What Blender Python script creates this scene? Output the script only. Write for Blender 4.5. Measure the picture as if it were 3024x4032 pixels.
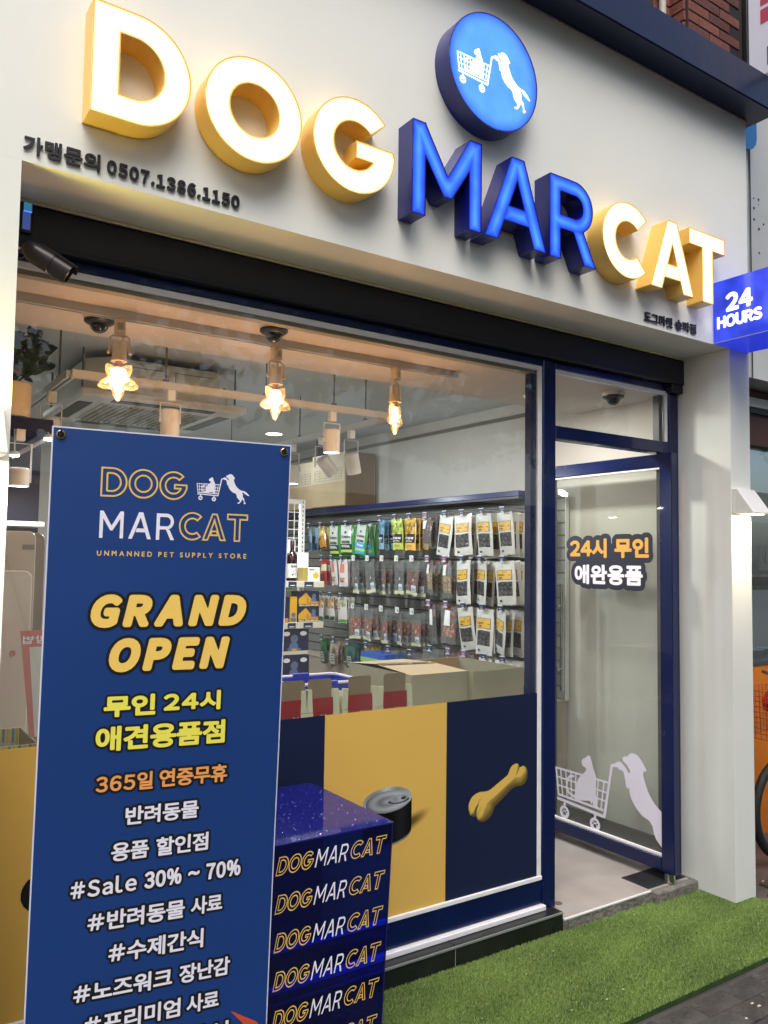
import bpy, bmesh, math, random
import numpy as np
from mathutils import Vector, Matrix
random.seed(7); rng = np.random.default_rng(7)
for o in list(bpy.data.objects): bpy.data.objects.remove(o)
SC = bpy.context.scene; COL = SC.collection
PI = math.pi
# ------------------------------------------------------------------ camera, light, exposure
cam_d = bpy.data.cameras.new('camera'); cam = bpy.data.objects.new('camera', cam_d); COL.objects.link(cam)
cam_d.sensor_fit = 'HORIZONTAL'; cam_d.sensor_width = 36.0; cam_d.lens = 38.259
cam_d.clip_start = 0.05; cam_d.clip_end = 400
CR = Vector((0.82863345, -0.55960902, 0.01429542)); CU = Vector((-0.04636737, -0.04316379, 0.99799146)); CF = Vector((0.55786798, 0.82763194, 0.06171456))
cm = Matrix.Identity(4)
for i in range(3): cm[i][0] = CR[i]; cm[i][1] = CU[i]; cm[i][2] = -CF[i]
cm[0][3] = 0.0; cm[1][3] = -2.7045; cm[2][3] = 1.54
cam.matrix_world = cm; SC.camera = cam
SUN_EL, SUN_AZ = math.radians(56), math.radians(-28)      # azimuth off the facade normal
world = bpy.data.worlds.new('World'); SC.world = world; world.use_nodes = True
wn = world.node_tree; bg = wn.nodes['Background']
sky = wn.nodes.new('ShaderNodeTexSky'); sky.sky_type = 'NISHITA'; sky.sun_disc = False
sky.sun_elevation = SUN_EL; sky.sun_rotation = math.radians(180) - SUN_AZ
sky.air_density = 1.0; sky.dust_density = 4.0; sky.ozone_density = 0.6
wn.links.new(sky.outputs[0], bg.inputs[0]); bg.inputs[1].default_value = 0.15
sun_d = bpy.data.lights.new('sun', 'SUN'); sun = bpy.data.objects.new('sun', sun_d); COL.objects.link(sun)
sun_d.energy = 1.75; sun_d.angle = math.radians(50); sun_d.color = (1.0, 0.99, 0.96)
sd_ = Vector((math.sin(SUN_AZ) * math.cos(SUN_EL), -math.cos(SUN_AZ) * math.cos(SUN_EL), math.sin(SUN_EL)))
sun.rotation_euler = sd_.to_track_quat('Z', 'Y').to_euler()
SC.view_settings.view_transform = 'Standard'; SC.view_settings.look = 'None'
SC.view_settings.exposure = 0.45; SC.view_settings.gamma = 1.0; SC.view_settings.use_curve_mapping = False
SC.cycles.use_denoising = True; SC.cycles.max_bounces = 10; SC.cycles.transparent_max_bounces = 24
SC.cycles.diffuse_bounces = 4; SC.cycles.glossy_bounces = 4; SC.cycles.caustics_reflective = False; SC.cycles.caustics_refractive = False
SC.cycles.sample_clamp_indirect = 4.0

# ------------------------------------------------------------------ materials
def lin(c):
    r = []
    for v in c:
        v = v / 255.0
        r.append(v / 12.92 if v <= 0.04045 else ((v + 0.055) / 1.055) ** 2.4)
    return tuple(r)
MATS = {}
def M(name, rgb, rough=0.5, metal=0.0, spec=0.5, noise=None, bump=None, coat=0.0, linear=False, emit=None, es=0.0):
    if name in MATS: return MATS[name]
    m = bpy.data.materials.new(name); m.use_nodes = True; nt = m.node_tree; b = nt.nodes['Principled BSDF']
    c = rgb if linear else lin(rgb)
    b.inputs['Base Color'].default_value = (*c, 1); b.inputs['Roughness'].default_value = rough
    b.inputs['Metallic'].default_value = metal; b.inputs['Specular IOR Level'].default_value = spec
    b.inputs['Coat Weight'].default_value = coat
    if emit: b.inputs['Emission Color'].default_value = (*emit, 1); b.inputs['Emission Strength'].default_value = es
    tc = None
    if noise or bump: tc = nt.nodes.new('ShaderNodeTexCoord')
    if noise:
        sc, amt = noise
        n = nt.nodes.new('ShaderNodeTexNoise'); n.inputs['Scale'].default_value = sc; n.inputs['Detail'].default_value = 6
        nt.links.new(tc.outputs['Object'], n.inputs['Vector'])
        mx = nt.nodes.new('ShaderNodeMix'); mx.data_type = 'RGBA'
        mr = nt.nodes.new('ShaderNodeMapRange'); mr.inputs[1].default_value = 0.3; mr.inputs[2].default_value = 0.7
        nt.links.new(n.outputs[0], mr.inputs[0]); nt.links.new(mr.outputs[0], mx.inputs[0])
        mx.inputs[6].default_value = (*[max(0, v * (1 - amt)) for v in c], 1); mx.inputs[7].default_value = (*[min(1, v * (1 + amt)) for v in c], 1)
        nt.links.new(mx.outputs[2], b.inputs['Base Color'])
        mr2 = nt.nodes.new('ShaderNodeMapRange'); mr2.inputs[3].default_value = max(0.02, rough - 0.08); mr2.inputs[4].default_value = min(1, rough + 0.08)
        nt.links.new(n.outputs[0], mr2.inputs[0]); nt.links.new(mr2.outputs[0], b.inputs['Roughness'])
    if bump:
        sc, st = bump
        n2 = nt.nodes.new('ShaderNodeTexNoise'); n2.inputs['Scale'].default_value = sc; n2.inputs['Detail'].default_value = 4
        nt.links.new(tc.outputs['Object'], n2.inputs['Vector'])
        bp = nt.nodes.new('ShaderNodeBump'); bp.inputs['Strength'].default_value = st; bp.inputs['Distance'].default_value = 0.01
        nt.links.new(n2.outputs[0], bp.inputs['Height']); nt.links.new(bp.outputs[0], b.inputs['Normal'])
    MATS[name] = m; return m
def mat_nodes(name):
    m = bpy.data.materials.new(name); m.use_nodes = True; nt = m.node_tree
    for n in list(nt.nodes):
        if n.type != 'OUTPUT_MATERIAL': nt.nodes.remove(n)
    MATS[name] = m; return m, nt, [n for n in nt.nodes if n.type == 'OUTPUT_MATERIAL'][0]
def sym_fresnel(nt, ior):
    """Fresnel that reads the same from both faces of a thin sheet"""
    g = nt.nodes.new('ShaderNodeNewGeometry'); mr = nt.nodes.new('ShaderNodeMapRange'); mr.inputs[3].default_value = ior; mr.inputs[4].default_value = 1.0 / ior
    nt.links.new(g.outputs['Backfacing'], mr.inputs[0]); fr = nt.nodes.new('ShaderNodeFresnel'); nt.links.new(mr.outputs[0], fr.inputs[0]); return fr
def M_glass(name, tint=(0.93, 0.96, 0.94), ior=1.45, rough=0.0, haze=0.0, hazec=(0.5, 0.5, 0.5), smudge=0.0):
    m, nt, out = mat_nodes(name)
    t = nt.nodes.new('ShaderNodeBsdfTransparent'); t.inputs[0].default_value = (*tint, 1)
    g = nt.nodes.new('ShaderNodeBsdfGlossy'); g.inputs['Roughness'].default_value = rough
    fr = sym_fresnel(nt, ior)
    mx = nt.nodes.new('ShaderNodeMixShader'); nt.links.new(fr.outputs[0], mx.inputs[0]); nt.links.new(t.outputs[0], mx.inputs[1]); nt.links.new(g.outputs[0], mx.inputs[2])
    last = mx
    if smudge:
        tc = nt.nodes.new('ShaderNodeTexCoord'); n = nt.nodes.new('ShaderNodeTexNoise'); n.inputs['Scale'].default_value = 2.6; n.inputs['Detail'].default_value = 8; n.inputs['Distortion'].default_value = 1.2
        nt.links.new(tc.outputs['Object'], n.inputs[0]); r = nt.nodes.new('ShaderNodeMapRange'); r.inputs[1].default_value = .42; r.inputs[2].default_value = .75; r.inputs[3].default_value = smudge * .25; r.inputs[4].default_value = smudge
        nt.links.new(n.outputs[0], r.inputs[0]); d = nt.nodes.new('ShaderNodeBsdfDiffuse'); d.inputs[0].default_value = (.55, .56, .54, 1)
        m3 = nt.nodes.new('ShaderNodeMixShader'); nt.links.new(r.outputs[0], m3.inputs[0]); nt.links.new(mx.outputs[0], m3.inputs[1]); nt.links.new(d.outputs[0], m3.inputs[2]); last = mx = m3
    if haze:
        d = nt.nodes.new('ShaderNodeBsdfDiffuse'); d.inputs[0].default_value = (*hazec, 1)
        m2 = nt.nodes.new('ShaderNodeMixShader'); m2.inputs[0].default_value = haze
        nt.links.new(mx.outputs[0], m2.inputs[1]); nt.links.new(d.outputs[0], m2.inputs[2]); last = m2
    nt.links.new(last.outputs[0], out.inputs[0]); return m
def M_emit(name, col, st, linear=True):
    m, nt, out = mat_nodes(name)
    e = nt.nodes.new('ShaderNodeEmission'); e.inputs[0].default_value = (*(col if linear else lin(col)), 1); e.inputs[1].default_value = st
    nt.links.new(e.outputs[0], out.inputs[0]); return m
def M_face(name, stops, noise_amt=0.0):
    """lit acrylic: brightness follows the distance to the letter's rim (attribute 'edge', metres)"""
    m, nt, out = mat_nodes(name)
    a = nt.nodes.new('ShaderNodeAttribute'); a.attribute_name = 'edge'
    mr = nt.nodes.new('ShaderNodeMapRange'); mr.inputs[1].default_value = 0.0; mr.inputs[2].default_value = 0.05
    nt.links.new(a.outputs['Fac'], mr.inputs[0])
    cr = nt.nodes.new('ShaderNodeValToRGB'); els = cr.color_ramp.elements
    for i, (p, c) in enumerate(stops):
        e = els[i] if i < 2 else els.new(p)
        e.position = p; e.color = (*c[:3], 1)
    sr = nt.nodes.new('ShaderNodeValToRGB'); els = sr.color_ramp.elements
    mxs = max(c[3] for p, c in stops)
    for i, (p, c) in enumerate(stops):
        e = els[i] if i < 2 else els.new(p)
        e.position = p; e.color = (c[3] / mxs,) * 3 + (1,)
    nt.links.new(mr.outputs[0], cr.inputs[0]); nt.links.new(mr.outputs[0], sr.inputs[0])
    e = nt.nodes.new('ShaderNodeEmission'); mt = nt.nodes.new('ShaderNodeMath'); mt.operation = 'MULTIPLY'; mt.inputs[1].default_value = mxs
    last = sr.outputs[0]
    if noise_amt:
        tc = nt.nodes.new('ShaderNodeTexCoord'); n = nt.nodes.new('ShaderNodeTexNoise'); n.inputs['Scale'].default_value = 11; n.inputs['Detail'].default_value = 1
        nt.links.new(tc.outputs['Object'], n.inputs[0])
        r = nt.nodes.new('ShaderNodeMapRange'); r.inputs[1].default_value = .3; r.inputs[2].default_value = .7; r.inputs[3].default_value = 1 - noise_amt; r.inputs[4].default_value = 1 + noise_amt
        nt.links.new(n.outputs[0], r.inputs[0]); m3 = nt.nodes.new('ShaderNodeMath'); m3.operation = 'MULTIPLY'
        nt.links.new(last, m3.inputs[0]); nt.links.new(r.outputs[0], m3.inputs[1]); last = m3.outputs[0]
    nt.links.new(last, mt.inputs[0]); nt.links.new(cr.outputs[0], e.inputs[0]); nt.links.new(mt.outputs[0], e.inputs[1])
    g = nt.nodes.new('ShaderNodeBsdfGlossy'); g.inputs[0].default_value = (.04, .04, .04, 1); g.inputs['Roughness'].default_value = .15
    ad = nt.nodes.new('ShaderNodeAddShader'); nt.links.new(e.outputs[0], ad.inputs[0]); nt.links.new(g.outputs[0], ad.inputs[1])
    nt.links.new(ad.outputs[0], out.inputs[0]); return m

# ------------------------------------------------------------------ objects
def props(o, label=None, cat=None, group=None, kind=None):
    if label: o['label'] = label
    if cat: o['category'] = cat
    if group: o['group'] = group
    if kind: o['kind'] = kind
    return o
def thing(name, label, cat, loc=(0, 0, 0), rotz=0.0, group=None):
    o = bpy.data.objects.new(name, None); COL.objects.link(o); o.location = loc; o.rotation_euler = (0, 0, rotz)
    o.empty_display_size = 0.05
    return props(o, label, cat, group)
def origin_of(p):
    v = Vector((0, 0, 0))
    while p is not None: v = v + Vector(p.location); p = p.parent
    return v
class B:
    def __init__(s): s.v = []; s.f = []; s.mi = []; s.m = 0
    def quad(s, *pts):
        n = len(s.v); s.v += [tuple(p) for p in pts]; s.f.append(tuple(range(n, n + len(pts)))); s.mi.append(s.m); return s
    def box(s, x0, x1, y0, y1, z0, z1):
        n = len(s.v)
        s.v += [(x0, y0, z0), (x1, y0, z0), (x1, y1, z0), (x0, y1, z0), (x0, y0, z1), (x1, y0, z1), (x1, y1, z1), (x0, y1, z1)]
        for f in ((0, 3, 2, 1), (4, 5, 6, 7), (0, 1, 5, 4), (1, 2, 6, 5), (2, 3, 7, 6), (3, 0, 4, 7)):
            s.f.append(tuple(n + i for i in f)); s.mi.append(s.m)
        return s
    def ring(s, prof, c=(0, 0, 0), axis='Z', n=20, cap=True, sx=1.0, sy=1.0, rot=None):
        """prof: list of (radius, height) revolved round an axis"""
        base = len(s.v); R = rot or Matrix.Identity(3)
        for r, h in prof:
            for k in range(n):
                a = 2 * PI * k / n; p = (r * math.cos(a) * sx, r * math.sin(a) * sy, h)
                if axis == 'X': p = (h, p[0], p[1])
                if axis == 'Y': p = (p[0], h, p[1])
                q = R @ Vector(p); s.v.append((q.x + c[0], q.y + c[1], q.z + c[2]))
        for i in range(len(prof) - 1):
            for k in range(n):
                a = base + i * n + k; b = base + i * n + (k + 1) % n
                s.f.append((a, b, b + n, a + n)); s.mi.append(s.m)
        if cap:
            s.f.append(tuple(base + k for k in reversed(range(n)))); s.mi.append(s.m)
            e = base + (len(prof) - 1) * n; s.f.append(tuple(e + k for k in range(n))); s.mi.append(s.m)
        return s
    def tube(s, pts, r, n=8, closed=False):
        pts = [Vector(p) for p in pts]; base = len(s.v); N = len(pts)
        for i, p in enumerate(pts):
            a = pts[i - 1] if (i > 0 or closed) else p; b = pts[(i + 1) % N] if (i < N - 1 or closed) else p
            t = (b - a).normalized(); u = t.orthogonal().normalized() if i == 0 else (u - t * u.dot(t)).normalized()
            w = t.cross(u); rr = r[i] if isinstance(r, (list, tuple)) else r
            for k in range(n):
                g = 2 * PI * k / n; q = p + (u * math.cos(g) + w * math.sin(g)) * rr; s.v.append(tuple(q))
        for i in range(N if closed else N - 1):
            for k in range(n):
                a = base + i * n + k; b = base + i * n + (k + 1) % n; c = base + ((i + 1) % N) * n + (k + 1) % n; d = base + ((i + 1) % N) * n + k
                s.f.append((a, b, c, d)); s.mi.append(s.m)
        if not closed:
            s.f.append(tuple(base + k for k in reversed(range(n)))); s.mi.append(s.m)
            e = base + (N - 1) * n; s.f.append(tuple(e + k for k in range(n))); s.mi.append(s.m)
        return s
    def prism(s, poly, lo, hi, plane='XZ'):
        """poly extruded; plane XZ extrudes along y, YZ along x, XY along z"""
        def P(a, b, h): return {'XZ': (a, h, b), 'YZ': (h, a, b), 'XY': (a, b, h)}[plane]
        n = len(s.v); N = len(poly)
        s.v += [P(a, b, lo) for a, b in poly] + [P(a, b, hi) for a, b in poly]
        s.f.append(tuple(n + i for i in range(N))); s.f.append(tuple(n + N + i for i in reversed(range(N)))); s.mi += [s.m] * 2
        for i in range(N):
            j = (i + 1) % N; s.f.append((n + i, n + N + i, n + N + j, n + j)); s.mi.append(s.m)
        return s
    def mesh(s, name, mats, shift=None, bev=0.0, smooth=False, seg=1):
        me = bpy.data.meshes.new(name); me.from_pydata(s.v, [], s.f)
        for m in (mats if isinstance(mats, (list, tuple)) else [mats]): me.materials.append(m)
        if isinstance(mats, (list, tuple)) and len(mats) > 1: me.polygons.foreach_set('material_index', s.mi)
        bm = bmesh.new(); bm.from_mesh(me)
        if shift is not None: bmesh.ops.translate(bm, verts=bm.verts, vec=-shift)
        bmesh.ops.recalc_face_normals(bm, faces=bm.faces)
        if bev:
            es = [e for e in bm.edges if len(e.link_faces) == 2 and e.calc_face_angle(0) > 0.6]
            bmesh.ops.bevel(bm, geom=es, offset=bev, segments=seg, profile=0.5, affect='EDGES', clamp_overlap=True)
        bm.to_mesh(me); bm.free()
        if smooth: me.polygons.foreach_set('use_smooth', [True] * len(me.polygons)); me.set_sharp_from_angle(angle=math.radians(40))
        return me
    def build(s, name, mats, parent=None, local=False, **k):
        """vertices are world coordinates unless local"""
        sh = None if (parent is None or local) else origin_of(parent)
        o = bpy.data.objects.new(name, s.mesh(name, mats, sh, **k)); COL.objects.link(o)
        if parent is not None: o.parent = parent
        return o
def kids(o): return [c for c in bpy.data.objects if c.parent == o]
def copy_tree(o, loc=None, label=None, rot=None, scale=None):
    def rec(s, par):
        c = s.copy(); COL.objects.link(c); c.parent = par
        for ch in s.children: rec(ch, c)
        return c
    c = rec(o, None)
    if loc is not None: c.location = loc
    if rot is not None: c.rotation_euler = rot
    if scale is not None: c.scale = scale
    if label: c['label'] = label
    return c
def struct(name, b, m, **k):
    o = b.build(name, m, **k); o['kind'] = 'structure'; return o

# ------------------------------------------------------------------ signed-distance lettering
def s_seg(X, Y, p, q, r):
    px, py = p; dx, dy = q[0] - px, q[1] - py; L = dx * dx + dy * dy or 1e-12
    t = np.clip(((X - px) * dx + (Y - py) * dy) / L, 0, 1)
    return np.hypot(X - px - t * dx, Y - py - t * dy) - r
def s_pl(X, Y, pts, r):
    d = s_seg(X, Y, pts[0], pts[1], r)
    for a, b in zip(pts[1:-1], pts[2:]): d = np.minimum(d, s_seg(X, Y, a, b, r))
    return d
def s_poly(X, Y, pts):
    d = np.full(X.shape, 1e9); ins = np.zeros(X.shape, bool); N = len(pts)
    for i in range(N):
        (x1, y1), (x2, y2) = pts[i], pts[(i + 1) % N]
        dx, dy = x2 - x1, y2 - y1; t = np.clip(((X - x1) * dx + (Y - y1) * dy) / (dx * dx + dy * dy + 1e-15), 0, 1)
        d = np.minimum(d, np.hypot(X - x1 - t * dx, Y - y1 - t * dy))
        if y1 != y2:
            c = ((y1 > Y) != (y2 > Y)) & (X < (x2 - x1) * (Y - y1) / (y2 - y1) + x1); ins ^= c
    return np.where(ins, -d, d)
def s_rect(X, Y, x0, x1, y0, y1):
    qx = np.maximum(x0 - X, X - x1); qy = np.maximum(y0 - Y, Y - y1)
    return np.minimum(np.maximum(qx, qy), 0) + np.hypot(np.maximum(qx, 0), np.maximum(qy, 0))
def s_c(X, Y, cx, cy, r): return np.hypot(X - cx, Y - cy) - r
def s_arc(X, Y, cx, cy, ro, w, a0, a1):
    """ring whose gap runs from angle a0 to a1 (degrees, gap < 180)"""
    rg = np.abs(np.hypot(X - cx, Y - cy) - (ro - w / 2)) - w / 2
    t0, t1 = math.radians(a0), math.radians(a1)
    g0 = (X - cx) * math.sin(t0) - (Y - cy) * math.cos(t0); g1 = -(X - cx) * math.sin(t1) + (Y - cy) * math.cos(t1)
    return np.maximum(rg, -np.maximum(g0, g1))
def march(sd, x0, y0, h, full=False):
    ny, nx = sd.shape; ins = sd < 0
    V = []; key = {}; F = []; S = []; E = []
    def corner(i, j):
        k = (0, i, j)
        if k not in key: key[k] = len(V); V.append((x0 + j * h, y0 + i * h)); E.append(-sd[i, j])
        return key[k]
    def cross(i, j, i2, j2):
        if (i2, j2) < (i, j): i, j, i2, j2 = i2, j2, i, j
        k = (1, i, j, i2, j2)
        if k not in key:
            t = sd[i, j] / (sd[i, j] - sd[i2, j2]); t = min(max(t, 0.02), 0.98)
            key[k] = len(V); V.append((x0 + (j + t * (j2 - j)) * h, y0 + (i + t * (i2 - i)) * h)); E.append(0.0)
        return key[k]
    cnt = ins[:-1, :-1].astype(int) + ins[:-1, 1:] + ins[1:, 1:] + ins[1:, :-1]
    fullc = cnt == 4
    for i, j in zip(*np.nonzero((cnt > 0) & (cnt < 4))):
        cs = ((i, j), (i, j + 1), (i + 1, j + 1), (i + 1, j)); poly = []; tag = []
        for k in range(4):
            a, b = cs[k], cs[(k + 1) % 4]; ia, ib = ins[a], ins[b]
            if ia: poly.append(corner(*a)); tag.append(0)
            if ia != ib: poly.append(cross(*a, *b)); tag.append(1)
        for k in range(len(poly)):
            k2 = (k + 1) % len(poly)
            if tag[k] and tag[k2]: S.append((poly[k], poly[k2]))
        if len(set(poly)) > 2: F.append(tuple(poly))
    if full:
        for i, j in zip(*np.nonzero(fullc)): F.append((corner(i, j), corner(i, j + 1), corner(i + 1, j + 1), corner(i + 1, j)))
    else:
        for i in range(ny - 1):
            r = np.flatnonzero(fullc[i])
            if not len(r): continue
            st = np.split(r, np.flatnonzero(np.diff(r) > 1) + 1)
            for g in st: F.append((corner(i, g[0]), corner(i, g[-1] + 1), corner(i + 1, g[-1] + 1), corner(i + 1, g[0])))
    return V, F, S, E
def grid(x0, x1, y0, y1, h, pad=2):
    xs = np.arange(x0 - pad * h, x1 + (pad + 1) * h, h); ys = np.arange(y0 - pad * h, y1 + (pad + 1) * h, h)
    X, Y = np.meshgrid(xs, ys); return X, Y, xs[0], ys[0]
def plate(name, fn, bbox, h, mat, parent, fmap, depth=0.0, w=0.0, local=False, full=False, side_only=False):
    """fn(X,Y)->signed distance; fmap(u,v,w)->xyz (w towards the viewer); depth extrudes backwards"""
    X, Y, x0, y0 = grid(*bbox, h)
    V, F, S, E = march(fn(X, Y), x0, y0, h, full)
    if not F: return None
    n = len(V); v3 = [] if side_only and not depth else [fmap(a, b, w) for a, b in V]; faces = [] if side_only else list(F)
    if depth:
        v3 += [fmap(a, b, w - depth) for a, b in V]; faces += [(a, a + n, b + n, b) for a, b in S]
    if not local and parent is not None:
        sh = origin_of(parent); v3 = [(p[0] - sh.x, p[1] - sh.y, p[2] - sh.z) for p in v3]
    me = bpy.data.meshes.new(name); me.from_pydata([tuple(p) for p in v3], [], faces); me.materials.append(mat)
    if full:
        at = me.attributes.new('edge', 'FLOAT', 'POINT'); at.data.foreach_set('value', np.array(E + ([0.0] * n if depth else []), np.float32))
    o = bpy.data.objects.new(name, me); COL.objects.link(o); o.parent = parent
    return o
GLYPHS = {}
def glyph(ch):
    """outline segments of one character of Blender's own font, em units"""
    if ch in GLYPHS: return GLYPHS[ch]
    c = bpy.data.curves.new('g', 'FONT'); c.body = ch; c.resolution_u = 5; o = bpy.data.objects.new('g', c); COL.objects.link(o)
    bpy.context.view_layer.update(); dg = bpy.context.evaluated_depsgraph_get(); ev = o.evaluated_get(dg); me = ev.to_mesh()
    co = np.array([v.co[:2] for v in me.vertices]).reshape(-1, 2); cnt = {}
    for p in me.polygons:
        vs = list(p.vertices)
        for a, b in zip(vs, vs[1:] + vs[:1]): k = (min(a, b), max(a, b)); cnt[k] = cnt.get(k, 0) + 1
    seg = np.array([(*co[a], *co[b]) for (a, b), n in cnt.items() if n == 1]).reshape(-1, 4)
    ev.to_mesh_clear(); bpy.data.objects.remove(o); bpy.data.curves.remove(c)
    GLYPHS[ch] = seg; return seg
def layout(text, wide=True, gap=0.10, hadv=0.93, space=0.32):
    """segments of a line of text in em units"""
    out = []; pen = 0.0
    for ch in text:
        if ch == ' ': pen += space; continue
        han = ord(ch) > 0x2000
        g = chr(ord(ch) - 0x20 + 0xFF00) if (wide and not han) else ch
        s = glyph(g).copy()
        if han:
            s[:, [0, 2]] += pen; pen += hadv
        else:
            mn = min(s[:, 0].min(), s[:, 2].min()); mx = max(s[:, 0].max(), s[:, 2].max())
            s[:, [0, 2]] += pen + gap / 2 - mn; pen += mx - mn + gap
        out.append(s)
    return out
def text_sdf(text, x0, x1, y0, y1, dil=0.0, shear=0.0, **kw):
    """fits the line in the box (after dilation); returns fn and a bounding box"""
    L = layout(text, **kw); A = np.concatenate(L)
    ax0, ax1 = min(A[:, 0].min(), A[:, 2].min()), max(A[:, 0].max(), A[:, 2].max()); ay0, ay1 = min(A[:, 1].min(), A[:, 3].min()), max(A[:, 1].max(), A[:, 3].max())
    w = x1 - x0 - 2 * dil - abs(shear) * (y1 - y0); sx = w / (ax1 - ax0); sy = (y1 - y0 - 2 * dil) / (ay1 - ay0)
    segs = []
    for s in L:
        t = s.copy(); t[:, [0, 2]] = (s[:, [0, 2]] - ax0) * sx + x0 + dil; t[:, [1, 3]] = (s[:, [1, 3]] - ay0) * sy + y0 + dil
        if shear: t[:, [0, 2]] += shear * (t[:, [1, 3]] - y0)
        segs.append(t)
    def fn(X, Y, extra=0.0):
        D = np.full(X.shape, 1.0); xs = X[0]; ys = Y[:, 0]; m = dil + extra + 3 * (xs[1] - xs[0])
        for t in segs:
            bx0, bx1 = min(t[:, 0].min(), t[:, 2].min()) - m, max(t[:, 0].max(), t[:, 2].max()) + m
            i0, i1 = np.searchsorted(xs, [bx0, bx1])
            if i1 <= i0: continue
            gx, gy = X[:, i0:i1], Y[:, i0:i1]; d = np.full(gx.shape, 1e9); ins = np.zeros(gx.shape, bool)
            for x1_, y1_, x2_, y2_ in t:
                dx, dy = x2_ - x1_, y2_ - y1_; LL = dx * dx + dy * dy + 1e-18
                tt = np.clip(((gx - x1_) * dx + (gy - y1_) * dy) / LL, 0, 1)
                d = np.minimum(d, (gx - x1_ - tt * dx) ** 2 + (gy - y1_ - tt * dy) ** 2)
                if y1_ != y2_: ins ^= ((y1_ > gy) != (y2_ > gy)) & (gx < dx * (gy - y1_) / dy + x1_)
            d = np.sqrt(d); D[:, i0:i1] = np.minimum(D[:, i0:i1], np.where(ins, -d, d))
        return D - dil - extra
    return fn, (x0, x1, y0, y1)
def put_text(text, box, mat, parent, fmap, dil=0.0, shear=0.0, res=60, w=0.0, back=None, name='lettering', depth=0.0, local=False, **kw):
    """one printed line; back=(material, extra) puts a wider outline behind it"""
    fn, bb = text_sdf(text, *box, dil=dil, shear=shear, **kw); h = (box[3] - box[2]) / res
    o = plate(name, lambda X, Y: fn(X, Y), bb, h, mat, parent, fmap, w=w, depth=depth, local=local)
    if back:
        m2, ex = back; b2 = (bb[0] - ex, bb[1] + ex, bb[2] - ex, bb[3] + ex)
        plate('lettering_outline', lambda X, Y: fn(X, Y, ex), b2, h * 1.4, m2, parent, fmap, w=w - 0.0006, local=local)
    return o

# ------------------------------------------------------------------ the logo alphabet, drawn once (metres, as on the big sign)
K0 = 1.00655
def LG(ch):
    """(left, right, fn) in facade metres"""
    def bu(X, Y, p, q, w):   # stroke with horizontal ends: parallelogram of horizontal width w
        return s_poly(X, Y, [(p[0] - w / 2, p[1]), (p[0] + w / 2, p[1]), (q[0] + w / 2, q[1]), (q[0] - w / 2, q[1])])
    lo, hi = 2.785, 3.112
    mn = np.minimum
    def fD(X, Y):
        o = mn(s_rect(X, Y, .536, .662, lo, hi), np.maximum(s_c(X, Y, .6615, (lo + hi) / 2, (hi - lo) / 2), .6 - X)); cy = (lo + hi) / 2
        i = mn(s_rect(X, Y, .615, .653, cy - .09, cy + .09), np.maximum(s_c(X, Y, .653, cy, .09), .616 - X)); return np.maximum(o, -i)
    def fO(X, Y): return np.abs(s_c(X, Y, 1.034, 2.949, .124)) - .0415
    def fG(X, Y):
        a = s_arc(X, Y, 1.404, 2.948, .163, .081, 3, 41); return mn(a, s_rect(X, Y, 1.408, 1.562, 2.907, 2.968))
    def fM(X, Y):
        d = mn(s_rect(X, Y, 1.642, 1.7035, 2.779, 3.124), s_rect(X, Y, 1.905, 1.966, 2.779, 3.124))
        return mn(d, s_poly(X, Y, [(1.642, 3.124), (1.700, 3.124), (1.804, 2.954), (1.908, 3.124), (1.966, 3.124), (1.966, 3.09), (1.824, 2.872), (1.785, 2.872), (1.642, 3.09)]))
    def fa(X, Y):
        d = mn(s_poly(X, Y, [(2.118, 3.124), (2.182, 3.124), (2.15, 3.03), (2.050, 2.779), (1.981, 2.779)]), s_poly(X, Y, [(2.118, 3.124), (2.186, 3.124), (2.307, 2.779), (2.238, 2.779), (2.145, 3.04)]))
        return mn(d, s_poly(X, Y, [(2.075, 2.862), (2.225, 2.862), (2.20, 2.926), (2.098, 2.926)]))
    def fR(X, Y):
        d = s_rect(X, Y, 2.326, 2.389, 2.776, 3.12)
        o = mn(s_rect(X, Y, 2.33, 2.471, 2.904, 3.12), s_c(X, Y, 2.470, 3.012, .108)); i = mn(s_rect(X, Y, 2.389, 2.471, 2.963, 3.059), s_c(X, Y, 2.470, 3.011, .048))
        return mn(mn(d, np.maximum(o, -i)), s_poly(X, Y, [(2.453, 2.92), (2.520, 2.92), (2.598, 2.776), (2.526, 2.776)]))
    def fC(X, Y): return s_arc(X, Y, 2.804, 2.951, .167, .085, -46, 43)
    def fA(X, Y):
        d = mn(s_poly(X, Y, [(3.073, 3.112), (3.143, 3.112), (3.107, 3.0), (3.031, 2.786), (2.952, 2.786)]), s_poly(X, Y, [(3.073, 3.112), (3.141, 3.112), (3.262, 2.786), (3.183, 2.786), (3.100, 3.02)]))
        return mn(d, s_poly(X, Y, [(3.045, 2.843), (3.17, 2.843), (3.145, 2.909), (3.07, 2.909)]))
    def fT(X, Y): return mn(s_rect(X, Y, 3.230, 3.507, 3.041, 3.118), s_rect(X, Y, 3.328, 3.412, 2.783, 3.1))
    T = dict(D=(.536, .825, fD), O=(.8685, 1.1995, fO), G=(1.241, 1.567, fG), M=(1.642, 1.966, fM), a=(1.981, 2.307, fa), R=(2.326, 2.598, fR), C=(2.637, 2.925, fC), A=(2.952, 3.262, fA), T=(3.230, 3.507, fT))
    return T[ch]
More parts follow.
